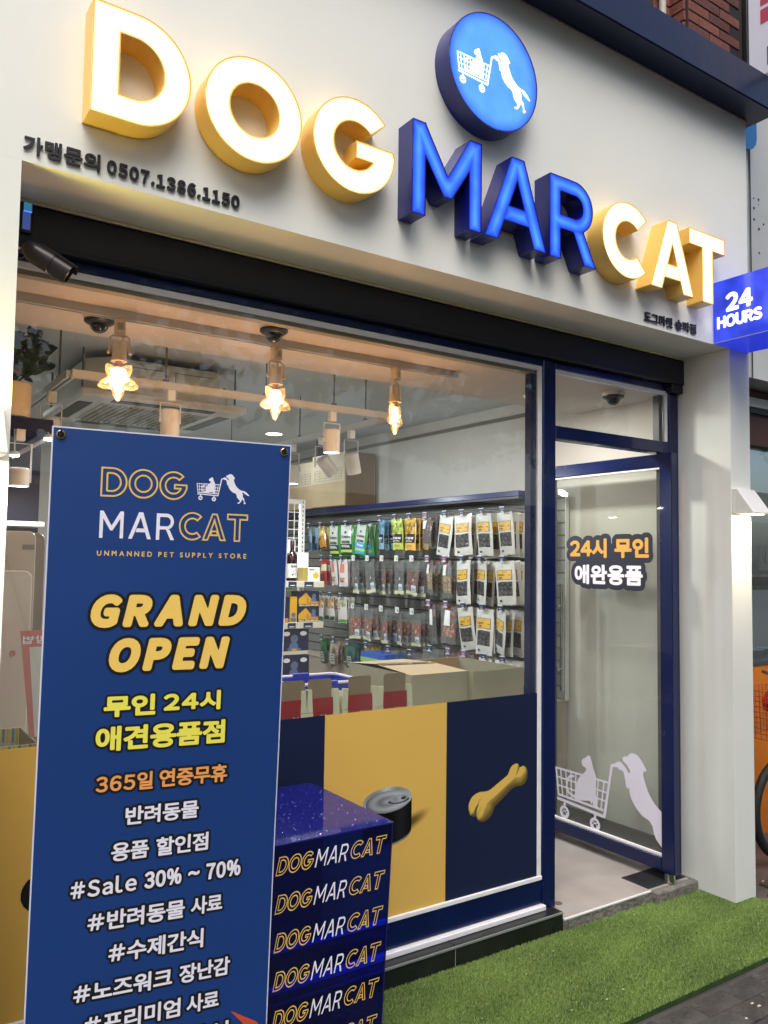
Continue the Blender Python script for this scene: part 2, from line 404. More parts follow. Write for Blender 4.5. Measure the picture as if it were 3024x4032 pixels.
def logo_word(word, x0, x1, y0, h, gap=0.03, shear=0.0):
    """returns list of (char, fn, bbox) fitted between x0 and x1"""
    tot = sum(LG(c)[1] - LG(c)[0] for c in word) + gap * (len(word) - 1); sx = (x1 - x0 - shear * h) / tot; sy = h / 0.335; pen = x0; res = []
    for c in word:
        a, b, f = LG(c)
        def fn(X, Y, a=a, f=f, pen=pen):
            yy = Y - y0; xx = X - shear * yy
            return f((xx - pen) / sx + a, yy / sy + 2.782) * min(sx, sy)
        wd = (b - a) * sx
        res.append((c, fn, (pen, pen + wd + shear * h, y0, y0 + h * 1.03))); pen += wd + gap * sx
    return res
# ------------------------------------------------------------------ emblem of dog, cat and trolley (drawing units: 0..1659 x, y down)
DOG = [(878,160),(890,145),(940,130),(950,110),(985,98),(1030,102),(1065,130),(1095,165),(1125,210),(1118,222),(1097,218),(1092,255),(1105,300),(1135,370),(1160,410),(1200,455),(1260,500),(1320,525),(1385,532),(1430,550),(1480,590),(1535,655),(1520,660),(1450,630),(1400,605),(1365,572),(1345,568),(1335,580),(1355,620),(1358,700),(1390,725),(1400,760),(1415,820),(1442,850),(1440,870),(1405,885),(1388,875),(1390,845),(1385,790),(1365,768),(1320,758),(1333,780),(1320,810),(1290,850),(1270,870),(1230,877),(1215,862),(1225,845),(1265,835),(1280,805),(1270,785),(1215,735),(1195,700),(1180,640),(1150,605),(1080,585),(1020,540),(975,485),(955,440),(948,390),(928,403),(915,380),(905,320),(890,275),(880,262),(845,262),(830,245),(795,252),(800,222),(820,205),(840,193),(870,200),(905,225),(940,265),(958,268),(955,240),(925,205),(890,185)]
CAT = [(425,275),(440,255),(480,235),(490,212),(505,218),(520,208),(540,250),(560,310),(590,370),(590,540),(605,635),(560,630),(550,585),(545,630),(520,600),(380,630),(330,615),(290,610),(340,590),(360,560),(365,500),(380,450),(420,400),(465,365),(480,340),(470,322),(440,318),(428,300)]
def emblem_fn(cx, cy, s, flip=1):
    def f(X, Y):
        U = (X - cx) / s * flip + 820; V = 490 - (Y - cy) / s
        d = np.minimum(s_poly(U, V, DOG), s_poly(U, V, CAT))
        d = np.minimum(d, s_pl(U, V, [(330,428),(285,440),(257,475),(248,530),(272,590),(335,605)], 10))
        d = np.minimum(d, s_pl(U, V, [(118,397),(722,397)], 9)); d = np.minimum(d, s_pl(U, V, [(118,397),(150,630),(665,642)], 10))
        d = np.minimum(d, s_pl(U, V, [(145,668),(682,694),(765,245),(830,222)], 13))
        for y0, y1 in ((475, 485), (548, 560)): d = np.minimum(d, s_seg(U, V, (132, y0), (710, y1), 7))
        for x0, x1 in ((175, 200), (238, 252), (300, 305), (358, 355), (615, 598), (682, 645)): d = np.minimum(d, s_seg(U, V, (x0, 397), (x1, 636), 7))
        for wx, wy, ly in ((222, 772, 690), (578, 787, 700)):
            wh = np.minimum(s_c(U, V, wx, wy, 57), s_seg(U, V, (wx + 3, ly), (wx, wy - 40), 12))
            paw = s_c(U, V, wx, wy + 12, 17)
            for tx, ty in ((-24, -6), (-10, -24), (10, -24), (25, -6)): paw = np.minimum(paw, s_c(U, V, wx + tx, wy + ty, 9))
            d = np.minimum(d, np.maximum(wh, -paw))
        return d * s
    w, h = 725 * s, 400 * s
    return f, (cx - w, cx + w, cy - h, cy + h)
def strip(V):   # facade plane map: u = x, v = z, w = towards the street from plane y
    y = V
    return lambda a, b, w: (a, y - w, b)
# ------------------------------------------------------------------ common materials
WHITE = M('white_panel_paint', (236, 238, 231), .42, noise=(1.3, .035), bump=(90, .02))
WALLP = M('interior_wall_paint', (206, 204, 197), .75, noise=(2, .04))
NAVY = M('navy_gloss_paint', (1, 19, 70), .25, spec=.4, coat=.25, noise=(5, .12), bump=(60, .03))
DNAVY = M('dark_navy_paint', (16, 20, 34), .45, noise=(5, .15))
CANOPY = M('canopy_navy_metal', (8, 24, 60), .3, spec=.35, coat=.12, noise=(2, .2), bump=(7, .25))
BLACK = M('black_plastic', (18, 18, 20), .35)
CHROME = M('chrome', (210, 210, 210), .15, metal=1)
STEEL = M('steel_wire', (150, 150, 150), .35, metal=1)
WPLA = M('white_plastic', (228, 226, 220), .35, noise=(6, .03))
GASK = M('white_sealing_strip', (238, 238, 240), .4, noise=(14, .06))
GLASS = M_glass('window_glass', (.95, .97, .96), 1.45, smudge=.045)
YEL_S = M('yellow_letter_return', (246, 200, 100), .35, noise=(4, .06))
BLU_S = M('blue_letter_return', (8, 18, 112), .3, coat=.3, noise=(4, .1))
F_YEL = M_face('lit_warm_acrylic', [(0.0, (1.0, .74, .26, 1.2)), (.10, (1.0, .88, .48, 1.35)), (.3, (1.0, .94, .70, 1.7)), (1.0, (1.0, .96, .80, 2.3))])
F_BLU = M_face('lit_blue_acrylic', [(0.0, (.02, .045, .62, .9)), (.16, (.025, .10, .92, 1.0)), (.6, (.07, .26, 1.0, 1.1)), (1.0, (.10, .33, 1.0, 1.15))], .22)
F_CIR = M_face('lit_sky_blue_acrylic', [(0.0, (.03, .07, .75, .9)), (.10, (.05, .18, .95, .9)), (.6, (.09, .31, .95, .92)), (1.0, (.10, .35, .97, .94))], .10)
INK_W = M('white_ink', (242, 240, 250), .5)
INK_K = M('black_ink', (12, 12, 14), .5)


# ------------------------------------------------------------------ ground
GZ = -0.075
def ground_mat():
    m = M('wet_pavement', (78, 76, 74), .35, noise=(1.6, .45), bump=(35, .5)); return m
b = B(); b.box(-60, 60, -60, 0.35, -.6, -.098); struct('pavement', b, ground_mat())
b = B(); b.box(-60, 60, .35, 60, -.6, -.11); struct('ground', b, M('rear_ground', (80, 80, 78), .8, noise=(1, .2)))
# dark wet pavers beside the mat: each paver a piece of its own
pav = thing('paver_field', 'dark wet concrete pavers between the grass mat and the kerb', 'paving', (3, -1.2, -.098))
PM = [M('paver_%s' % n, c, .3, noise=(9, .5), bump=(50, .6)) for n, c in (('grey', (66, 64, 62)), ('brown', (64, 59, 56)), ('dark', (58, 56, 55)))]
pv = {}
for i in range(-3, 13):
    for j in range(-9, 8):
        x = 2.0 + i * .205 + (.1 if j % 2 else 0); y = -1.0 + j * .105
        if x + .2 < 2.0 or (y > -.72 and x < 3.95) or y > -.02 or y < -1.75: continue
        k = (i * 7 + j * 3) % 3
        if k not in pv:
            q = B(); q.box(-.1012, .1012, -.0515, .0515, -.02, .012); pv[k] = q.mesh('paver', PM[k], bev=.003)
        o = bpy.data.objects.new('paver', pv[k]); COL.objects.link(o); o.parent = pav
        o.location = (x - 3, y + 1.2, random.uniform(-.003, .003)); o.rotation_euler = (random.uniform(-.01, .01), random.uniform(-.01, .01), random.uniform(-.01, .01))
# little scraps lying on the pavers
scr = B()
for k in range(26):
    x, y = random.uniform(2.7, 3.6), random.uniform(-1.1, -.74); s = random.uniform(.003, .008)
    scr.box(x - s, x + s, y - s * .5, y + s * .5, -.086, -.083)
for k in range(10):
    x, y = random.uniform(4.0, 4.35), random.uniform(-.55, -.2); s = random.uniform(.003, .008)
    scr.box(x - s, x + s, y - s * .5, y + s * .5, -.086, -.083)
for k in range(22):
    x, y = random.uniform(1.9, 3.6), random.uniform(-.68, -.15); s = random.uniform(.002, .005)
    scr.box(x - s, x + s, y - s * .3, y + s * .3, -.067, -.0655)
o = scr.build('litter_scraps', M('pale_scraps', (200, 196, 180), .7)); props(o, 'tiny pale scraps scattered over the turf and wet pavers', 'litter', kind='stuff')
# artificial grass mat
mat_poly = [(-.8, -.700), (2.45, -.708), (3.30, -.706), (4.02, -.70), (4.02, -.52), (3.83, -.345), (3.83, -.06), (3.69, -.125), (3.36, -.118), (3.35, -.088), (2.765, -.088), (2.765, -.080), (-.8, -.078)]
gp = B(); gp.prism([(a, b_) for a, b_ in mat_poly], -.096, -.078, 'XY')
o = gp.build('grass_mat', M('grass_mat_backing', (46, 70, 24), .9, noise=(30, .4))); props(o, 'artificial grass mat laid along the foot of the shop front', 'mat')
def in_poly(x, y, P):
    c = np.zeros(x.shape, bool); n = len(P)
    for i in range(n):
        (x1, y1), (x2, y2) = P[i], P[(i + 1) % n]
        if y1 != y2: c ^= ((y1 > y) != (y2 > y)) & (x < (x2 - x1) * (y - y1) / (y2 - y1) + x1)
    return c
N = 260000
gx = rng.uniform(1.0, 4.02, N * 2); gy = rng.uniform(-.95, -.02, N * 2)
ok = in_poly(gx, gy, mat_poly) & ~((gx > 3.68) & (gx < 3.87) & (gy > -.325)); gx, gy = gx[ok][:N], gy[ok][:N]; n = len(gx)
hh = rng.uniform(.006, .0115, n); az = rng.uniform(0, 2 * PI, n); ln = rng.uniform(.002, .007, n); la = rng.normal(.6, 1.1, n); wd = rng.uniform(.0007, .0013, n)
ux, uy = np.cos(az) * wd, np.sin(az) * wd; lx, ly = np.cos(la) * ln, np.sin(la) * ln
V = np.empty((n, 5, 3)); z0 = np.full(n, -.079)
V[:, 0] = np.stack([gx - ux, gy - uy, z0], 1); V[:, 1] = np.stack([gx + ux, gy + uy, z0], 1)
V[:, 2] = np.stack([gx + ux * .8 + lx * .4, gy + uy * .8 + ly * .4, z0 + hh * .65], 1); V[:, 3] = np.stack([gx - ux * .8 + lx * .4, gy - uy * .8 + ly * .4, z0 + hh * .65], 1)
V[:, 4] = np.stack([gx + lx, gy + ly, z0 + hh], 1)
me = bpy.data.meshes.new('artificial_grass'); me.vertices.add(n * 5); me.vertices.foreach_set('co', V.ravel())
base = np.arange(n) * 5
loops = np.stack([base, base + 1, base + 2, base + 3, base + 3, base + 2, base + 4], 1).ravel()
me.loops.add(n * 7); me.loops.foreach_set('vertex_index', loops.astype(np.int32))
st = np.stack([np.arange(n) * 7, np.arange(n) * 7 + 4], 1).ravel(); me.polygons.add(n * 2); me.polygons.foreach_set('loop_start', st.astype(np.int32))
me.polygons.foreach_set('loop_total', np.tile([4, 3], n).astype(np.int32))
col = np.empty((n, 4)); t = rng.uniform(0, 1, (n, 1)); pat = (0.5 + 0.5 * np.sin(gx * 9 + 3 * np.sin(gy * 7)) * np.sin(gy * 11 + gx * 3))[:, None]
t = np.clip(t * .8 + pat * .3, 0, 1)
c0, c1 = np.array(lin((58, 88, 38))), np.array(lin((146, 174, 88))); col[:, :3] = c0 * (1 - t) + c1 * t; col[:, 3] = 1
col[rng.random(n) < .03, :3] = lin((176, 176, 110))
at = me.color_attributes.new('blade', 'FLOAT_COLOR', 'POINT'); at.data.foreach_set('color', np.repeat(col, 5, 0).ravel())
me.update(calc_edges=True)
gm = M('grass_blade', (80, 120, 40), .55); nt = gm.node_tree; a = nt.nodes.new('ShaderNodeVertexColor'); a.layer_name = 'blade'; nt.links.new(a.outputs[0], nt.nodes['Principled BSDF'].inputs['Base Color'])
me.materials.append(gm); o = bpy.data.objects.new('artificial_grass', me); COL.objects.link(o)
props(o, 'short bright green artificial turf blades of the mat', 'grass', kind='stuff')

# ------------------------------------------------------------------ the room behind the glass
FLOOR = M('beige_floor_tile', (160, 154, 150), .5, noise=(5, .14), bump=(30, .08))
b = B(); b.box(-.3, 3.70, .0, 5.6, -.09, -.030); b.box(2.765, 3.66, -.0735, -.0, -.09, -.030); struct('shop_floor', b, FLOOR)
b = B(); b.box(-.3, 3.72, .70, 5.6, 2.60, 2.72); struct('ceiling', b, M('ceiling_paint', (196, 200, 198), .8, noise=(1, .03)))
b = B(); b.box(-.3, 3.70, .012, .70, 2.452, 2.72); struct('ceiling_drop', b, M('soffit_paint', (202, 194, 186), .7, noise=(1, .03)))
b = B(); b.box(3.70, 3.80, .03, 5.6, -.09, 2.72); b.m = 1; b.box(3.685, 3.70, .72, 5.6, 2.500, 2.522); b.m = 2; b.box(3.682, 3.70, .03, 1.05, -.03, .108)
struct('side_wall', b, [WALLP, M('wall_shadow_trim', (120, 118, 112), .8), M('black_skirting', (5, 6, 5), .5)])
b = B(); b.box(-.3, 3.70, 5.5, 5.6, 0, 2.6); struct('back_wall', b, WALLP)
b = B(); b.box(-.4, -.3, .03, 5.6, -.09, 2.72); struct('left_wall', b, WALLP)

# ------------------------------------------------------------------ shop front of white panels
sf = thing('shop_front', 'white panelled shop front with deep fascia and square corner pillars', 'building', (2, -.2, -.09))
b = B(); b.box(-2.6, 3.862, -.313, .008, 2.639, 3.868); b.build('fascia_panel', WHITE, sf)
b = B(); b.box(3.694, 3.862, -.313, .03, -.088, 2.6388); b.build('pillar', WHITE, sf, bev=.001)
b = B(); b.box(-.35, .385, -.313, .03, -.088, 2.6388); b.build('pillar', WHITE, sf)
b = B(); b.box(.385, 3.70, -.058, -.048, 2.628, 2.639); b.build('caulk_bead', M('cream_caulk', (224, 214, 176), .6, bump=(60, .8)), sf, bev=.003)
b = B(); b.box(3.868, 4.6, .02, .06, 2.9, 3.866); 
# roller shutter housing
b = B(); b.box(.386, 3.702, -.048, .03, 2.497, 2.627); t = thing('shutter_box', 'long dark navy roller shutter housing under the fascia', 'shutter box', (2, 0, 2.5)); b.build('housing', DNAVY, t, bev=.004)
b = B(); b.box(.386, 3.702, -.0495, -.0482, 2.508, 2.511); b.build('housing_seam', BLACK, t)
b = B(); b.box(3.60, 3.69, -.044, .03, 2.452, 2.4955); b.build('end_bracket', DNAVY, t, bev=.003)

# window: frame, white sealing, pane, printed film
wf = thing('display_window', 'large plate glass display window in navy frame with printed film', 'window', (1.5, 0, .02))
b = B(); b.box(.386, 2.698, -.006, .05, 2.462, 2.496); b.build('frame_head', NAVY, wf, bev=.003)
b = B(); b.box(.386, 2.698, -.006, .05, .030, .134); b.build('frame_sill', NAVY, wf, bev=.003)
b = B(); b.box(.400, 2.668, .012, .05, 2.425, 2.4615); b.build('inner_frame', M('inner_frame_grey', (150, 140, 120), .5), wf)
b = B(); b.box(2.640, 2.668, .013, .05, .1345, 2.4245); b.build('inner_frame', NAVY, wf)
b = B(); b.box(.386, 2.697, -.004, .010, 2.4395, 2.4615); b.build('sealing_strip', GASK, wf, bev=.002)
b = B(); b.box(2.672, 2.697, -.004, .010, .1535, 2.439); b.build('sealing_strip', GASK, wf, bev=.002)
b = B(); b.box(.386, 2.697, -.010, .010, .1345, .153); b.build('sealing_strip', GASK, wf, bev=.002)
b = B(); b.box(.386, 2.706, -.028, .010, .006, .029); b.build('sealing_strip', GASK, wf, bev=.003)
b = B(); b.box(.386, 2.672, .0005, .008, .1535, 2.439); b.build('pane', GLASS, wf)
FN = M('film_navy', (22, 32, 62), .5, spec=.25, noise=(2, .06)); FY = M('film_yellow', (220, 180, 90), .5, spec=.25, noise=(2, .03))
fd = -.0015
def film(x0, x1, m):
    q = B(); q.quad((x0, fd, .154), (x1, fd, .154), (x1, fd, .962), (x0, fd, .962)); return q.build('printed_film', m, wf)
film(.387, .985, FY); film(.985, 1.568, FN); film(1.568, 2.152, FY); film(2.152, 2.671, FN)
def sst(a, b, x): t = np.clip((x - a) / (b - a), 0, 1); return t * t * (3 - 2 * t)
def picture(name, x0, x1, z0, z1, paint, parent, n=150):
    """flat print: a fine grid carrying the printed colours"""
    nx = n; nz = int(n * (z1 - z0) / (x1 - x0)); xs = np.linspace(x0, x1, nx); zs = np.linspace(z0, z1, nz); X, Z = np.meshgrid(xs, zs)
    C = paint(X, Z); keep = C[..., 3] > .5
    org = origin_of(parent)
    co = np.stack([X - org.x, np.full(X.shape, fd - .0008 - org.y), Z - org.z], -1).reshape(-1, 3)
    idx = np.arange(nx * nz).reshape(nz, nx)
    fk = keep[:-1, :-1] | keep[1:, 1:] | keep[:-1, 1:] | keep[1:, :-1]
    F = np.stack([idx[:-1, :-1], idx[:-1, 1:], idx[1:, 1:], idx[1:, :-1]], -1)[fk]
    me = bpy.data.meshes.new(name); me.from_pydata(co.tolist(), [], F.tolist())
    ca = me.color_attributes.new('print', 'FLOAT_COLOR', 'POINT'); D = C.copy(); D[..., 3] = 1; ca.data.foreach_set('color', D.reshape(-1))
    if 'print_ink' not in MATS:
        m = M('print_ink', (200, 200, 200), .55, spec=.12); a = m.node_tree.nodes.new('ShaderNodeVertexColor'); a.layer_name = 'print'
        m.node_tree.links.new(a.outputs[0], m.node_tree.nodes['Principled BSDF'].inputs['Base Color'])
    me.materials.append(MATS['print_ink']); o = bpy.data.objects.new(name, me); COL.objects.link(o); o.parent = parent; return o
def sst(a, b, x): t = np.clip((x - a) / (b - a), 0, 1); return t * t * (3 - 2 * t)
def smooth_loop(P, n=6):
    out = []; N = len(P)
    for i in range(N):
        p0, p1, p2, p3 = [np.array(P[(i + k) % N]) for k in (-1, 0, 1, 2)]
        for k in range(n):
            t = k / n; out.append(tuple(.5 * ((2 * p1) + (p2 - p0) * t + (2 * p0 - 5 * p1 + 4 * p2 - p3) * t * t + (3 * p1 - p0 - 3 * p2 + p3) * t ** 3)))
    return out
BONE = [(2.541, .663), (2.558, .657), (2.568, .645), (2.588, .647), (2.606, .635), (2.614, .612), (2.605, .580), (2.583, .564), (2.542, .563), (2.512, .553), (2.481, .533), (2.440, .508), (2.420, .497), (2.410, .475), (2.392, .455), (2.359, .442), (2.330, .450), (2.316, .470), (2.300, .472), (2.282, .483), (2.273, .519), (2.285, .547), (2.306, .562), (2.334, .569), (2.373, .567), (2.400, .574), (2.435, .591), (2.475, .610), (2.495, .622), (2.505, .640), (2.520, .656)]
def paint_bone(X, Z):
    navy = np.array(lin((22, 32, 62))); C = np.zeros(X.shape + (4,)); d = s_poly(X, Z, smooth_loop(BONE))
    hgt = np.sqrt(np.clip(-d, 0, .05)) * .21
    cr = np.minimum(s_pl(X, Z, [(2.313, .462), (2.318, .495), (2.335, .528), (2.362, .552)], 0), s_pl(X, Z, [(2.570, .652), (2.562, .632), (2.548, .612)], 0))
    fade = np.clip(np.abs(X - 2.45) / .12 - .55, 0, 1) ; hgt = hgt - .010 * np.exp(-(cr / .0055) ** 2) * np.clip(fade * 2, 0, 1)
    for _ in range(5):
        q = hgt.copy(); q[1:-1, 1:-1] = (hgt[1:-1, 1:-1] * 4 + hgt[:-2, 1:-1] + hgt[2:, 1:-1] + hgt[1:-1, :-2] + hgt[1:-1, 2:]) / 8; hgt = q
    gz, gx_ = np.gradient(hgt, Z[1, 0] - Z[0, 0], X[0, 1] - X[0, 0]); nrm = np.sqrt(gx_ ** 2 + gz ** 2 + 1)
    sh = np.clip((gx_ * .40 - gz * .55 + .85) / nrm, 0, 1.1); lo, hi = np.array(lin((96, 82, 44))), np.array(lin((222, 186, 92))); tt = sst(.10, .85, sh)[..., None]
    seen = d < 0; C[..., :3] = np.where(seen[..., None], lo * (1 - tt) + hi * tt, navy); C[..., 3] = seen; return C
picture('bone_print', 2.255, 2.64, .43, .675, paint_bone, wf, 220)
def paint_can(X, Z):
    Y0 = np.array(lin((220, 180, 90))); C = np.zeros(X.shape + (4,)); C[..., :3] = Y0
    cx, cz, rx, rz = 1.860, .606, .116, .049; H = .128; tl = -.045
    def el(x, z, cx, cz, rx, rz): u = (x - cx); v = (z - cz) - tl * 0 * u; return np.sqrt((u / rx) ** 2 + (v / rz) ** 2)
    # cast shadow to the right
    sx_ = (X - 1.965) / .12; sz = (Z - .50 - (X - 1.965) * .35) / .038; s = np.clip(1 - np.hypot(np.maximum(sx_, 0), sz), 0, 1) * (sx_ > -.3); C[..., :3] *= (1 - .8 * sst(0, .8, s))[..., None]
    body = (np.abs(X - cx) < rx) & (Z < cz) & (el(X, Z, cx, cz - H, rx, rz * 1.02) < 1) | ((np.abs(X - cx) < rx) & (Z < cz) & (Z > cz - H)); rim = body & (el(X, Z, cx, cz - H + .006, rx, rz) > 1) & (Z < cz - H + .006)
    u = (X - cx) / rx
    bc = (np.array([.003, .0035, .004]) + .010 * np.exp(-((u - .55) / .25) ** 2)[..., None]); C[..., :3] = np.where(body[..., None], bc, C[..., :3])
    C[..., :3] = np.where(rim[..., None], np.array([.18, .19, .20]), C[..., :3])
    e = el(X, Z, cx, cz, rx, rz); ang = np.arctan2(Z - cz, X - cx)
    ring = (e < 1.0); rc = .16 + .30 * (.5 + .5 * np.cos(3 * ang + 1.2)) * (Z > cz - .02) + .1
    C[..., :3] = np.where(ring[..., None], rc[..., None] * np.array([.9, .95, 1.0]), C[..., :3])
    e2 = el(X, Z, cx, cz - .006, rx * .9, rz * .84); lid = e2 < 1; g = .34 + .10 * np.cos((e2 * 9)) + .16 * (X - cx) / rx
    C[..., :3] = np.where(lid[..., None], np.clip(g, .05, 1)[..., None] * np.array([.88, .95, 1.0]), C[..., :3])
    e3 = el(X, Z, cx + .052, cz - .003, .048, .016); tab = (e3 < 1) & (e3 > .62); hole = el(X, Z, cx + .075, cz - .002, .014, .006) < 1; shd = (np.abs(e3 - 1.02) < .14) & (Z < cz - .006)
    C[..., :3] = np.where(tab[..., None], np.array([.3, .33, .36]), C[..., :3]); C[..., :3] = np.where(shd[..., None], np.array([.03, .03, .04]), C[..., :3]); C[..., :3] = np.where(hole[..., None], np.array([.04, .05, .06]), C[..., :3])
    C[..., 3] = body | ring | (s > .02); return C
picture('can_print', 1.73, 2.10, .42, .67, paint_can, wf, 220)
def paint_ball(X, Z):
    C = np.zeros(X.shape + (4,)); d = np.hypot(X - .575, Z - .518) / .055; C[..., :3] = (.012 + .02 * np.clip(1 - d, 0, 1))[..., None]; C[..., 3] = d < 1; return C
picture('ball_print', .515, .64, .455, .58, paint_ball, wf, 60)

# doorway frame with transom light
df = thing('doorway_frame', 'navy gloss door frame with glazed transom above the open door', 'door frame', (3.2, 0, 0))
b = B(); b.box(2.698, 2.779, -.012, .055, -.002, 2.4965); b.build('mullion', NAVY, df, bev=.004)
b = B(); b.box(3.615, 3.692, -.012, .055, -.055, 2.4515); b.build('jamb', NAVY, df, bev=.004)
b = B(); b.box(2.779, 3.615, -.010, .055, 2.130, 2.192); b.build('transom_bar', NAVY, df, bev=.004)
b = B(); b.box(2.779, 3.615, -.008, .05, 2.462, 2.4962); b.build('head_rail', NAVY, df, bev=.003)
b = B(); b.box(2.780, 3.614, -.003, .010, 2.440, 2.4615); b.box(3.590, 3.614, -.003, .010, 2.1925, 2.4395); b.build('sealing_strip', GASK, df, bev=.0015)
b = B(); b.box(3.562, 3.5895, .012, .05, 2.1925, 2.4395); b.build('inner_frame', DNAVY, df)
b = B(); b.box(2.780, 3.5895, .0005, .008, 2.1925, 2.4395); b.build('transom_pane', GLASS, df)
b = B(); b.box(3.585, 3.614, .012, .05, -.03, 2.129); b.build('door_stop', DNAVY, df, bev=.002)
# open door leaf (swung inwards)
dl = thing('glass_door', 'open glass shop door in navy frame standing at a right angle to the window', 'door', (3.53, -.05, 0))
Xl, Xr, Y0, Y1 = 3.512, 3.556, -.100, .800
b = B(); b.box(Xl, Xr, Y0, Y0 + .076, .018, 2.120); b.build('stile', NAVY, dl, bev=.003)
b = B(); b.box(Xl, Xr, Y1 - .07, Y1, .018, 2.120); b.build('stile', NAVY, dl, bev=.003)
b = B(); b.box(Xl, Xr, Y0 + .076, Y1 - .07, 2.052, 2.120); b.build('rail', NAVY, dl, bev=.003)
b = B(); b.box(Xl, Xr, Y0 + .076, Y1 - .07, .018, .086); b.build('rail', NAVY, dl, bev=.003)
b = B(); b.box(Xl + .006, Xl + .02, Y0 + .0765, Y1 - .0705, .0865, .1005); b.build('sealing_strip', GASK, dl, bev=.0015)
b = B(); b.box(Xl + .006, Xl + .02, Y0 + .0765, Y1 - .0705, 2.040, 2.0515); b.build('sealing_strip', GASK, dl, bev=.0015)
DGL = M_glass('door_glass', (.95, .97, .95), 1.5, haze=.045, hazec=(.74, .78, .72))
b = B(); b.box(Xl + .018, Xl + .027, Y0 + .077, Y1 - .071, .101, 2.0395); b.build('door_pane', DGL, dl)
for xh in (Xl - .045, Xr + .045):
    b = B(); b.tube([(xh, .735, .80), (xh, .735, 1.43)], .013, 12)
    for zz in (.93, 1.30): b.tube([(xh, .735, zz), (Xl if xh < Xl else Xr, .735, zz)], .008, 8)
    b.build('pull_handle', CHROME, dl, smooth=True)
b = B(); b.ring([(.02, 0), (.02, .012), (.012, .018)], (Xl - .018, .76, .052), 'X', 16); b.build('door_lock', CHROME, dl, smooth=True)
b = B(); b.ring([(.026, -.0275), (.026, .017)], (3.53, -.06, 0.0005), 'Z', 20); b.build('pivot', CHROME, dl, smooth=True)
dmap = lambda a, b_, w: (Xl + .0172 - w, -a, b_)       # a runs towards the street
FROST = M('frosted_vinyl', (222, 220, 234), .55)
cart_s = .000630
ef, eb = emblem_fn(-.268, .135 + (772 - 490) * cart_s, cart_s)
def ef_clip(X, Y): return np.maximum(ef(X, Y), np.maximum(X - .0225, .102 - Y))
plate('dog_and_cart_decal', ef_clip, (-.73, .024, .1, .6), .0024, FROST, dl, dmap, w=.0012)
# sticker on the door
f1, b1 = text_sdf('24시 무인', -.603, -.053, 1.582, 1.690, dil=.0085); f2, b2 = text_sdf('애완용품', -.567, -.093, 1.435, 1.545, dil=.0085)
def blob(X, Y): return np.minimum(f1(X, Y, .027), f2(X, Y, .027))
def blob2(X, Y): return np.minimum(blob(X, Y), s_rect(X, Y, -.55, -.11, 1.46, 1.66))
plate('sticker_backing', blob2, (-.64, -.02, 1.40, 1.73), .004, M('sticker_navy', (24, 28, 48), .5), dl, dmap, w=.0012)
put_text('24시 무인', (-.603, -.053, 1.582, 1.690), M('sticker_gold', (226, 168, 72), .5), dl, dmap, dil=.0055, w=.002, res=46)
put_text('애완용품', (-.567, -.093, 1.435, 1.545), INK_W, dl, dmap, dil=.0050, w=.002, res=46)

# step and threshold
st_ = thing('granite_step', 'black tiled step with grey metal nosing under the display window', 'step', (1.8, -.04, -.09))
GR = M('black_granite', (38, 39, 38), .32, noise=(10, .4), bump=(40, .15)); GR2 = M('black_riser_tile', (32, 36, 32), .22, noise=(7, .25))
xs = [.386, .95, 1.55, 2.15, 2.762]
for i in range(4):
    q = B(); q.box(xs[i] + .0015, xs[i + 1] - .0015, -.076, .0, -.088, -.0012); q.build('tile', GR2, st_, bev=.0015)
for i in range(4):
    q = B(); q.box(xs[i] + .0015, xs[i + 1] - .0015, -.072, .03, -.0010, .0052); q.build('tile', GR, st_, bev=.001)
b = B(); b.box(.386, 2.760, -.080, -.0735, -.004, .006); b.build('metal_nosing', M('grey_nosing', (134, 142, 134), .45, metal=.2), st_, bev=.0015)
b = B(); b.box(.39, 2.755, -.074, -.001, -.0875, -.003); b.build('mortar_bed', M('pale_mortar', (170, 168, 156), .9), st_)
th = thing('door_threshold', 'rough concrete threshold with white metal trim in the open doorway', 'threshold', (3.1, -.13, -.09))
CONC = M('rough_concrete', (120, 118, 108), .9, noise=(30, .35), bump=(60, 1.0))
cb = B(); n0 = 40
for i in range(n0):
    xa = 2.765 + (3.665 - 2.765) * i / n0; xb = xa + .9 / n0 + .001; cb.box(xa, xb, -.080 - .002 * math.sin(i * .9) - random.uniform(0, .0012), -.0745, -.089, -.035 - random.uniform(0, .001))
cb.build('concrete_edge', CONC, th)
b = B(); b.box(2.765, 3.36, -.0815, -.0705, -.034, -.0265); b.build('metal_trim', M('white_metal_trim', (222, 222, 220), .35), th, bev=.001)
b = B(); b.box(3.37, 3.69, -.112, -.0745, -.085, -.0325); b.box(3.663, 3.692, -.0740, .03, -.085, -.0325); b.build('corner_block', CONC, th, bev=.006)
b = B(); b.box(3.37, 3.66, -.057, .110, -.0298, -.0260); b.build('floor_spring_plate', M('dark_plate', (70, 72, 76), .35, metal=.6, noise=(9, .2)), th, bev=.001)
b = B(); b.ring([(.020, 0), (.020, .002), (.012, .0035)], (2.872, .062, -.030), 'Z', 18); b.build('floor_stud', M('stud_grey', (110, 106, 100), .5, metal=.4), th)

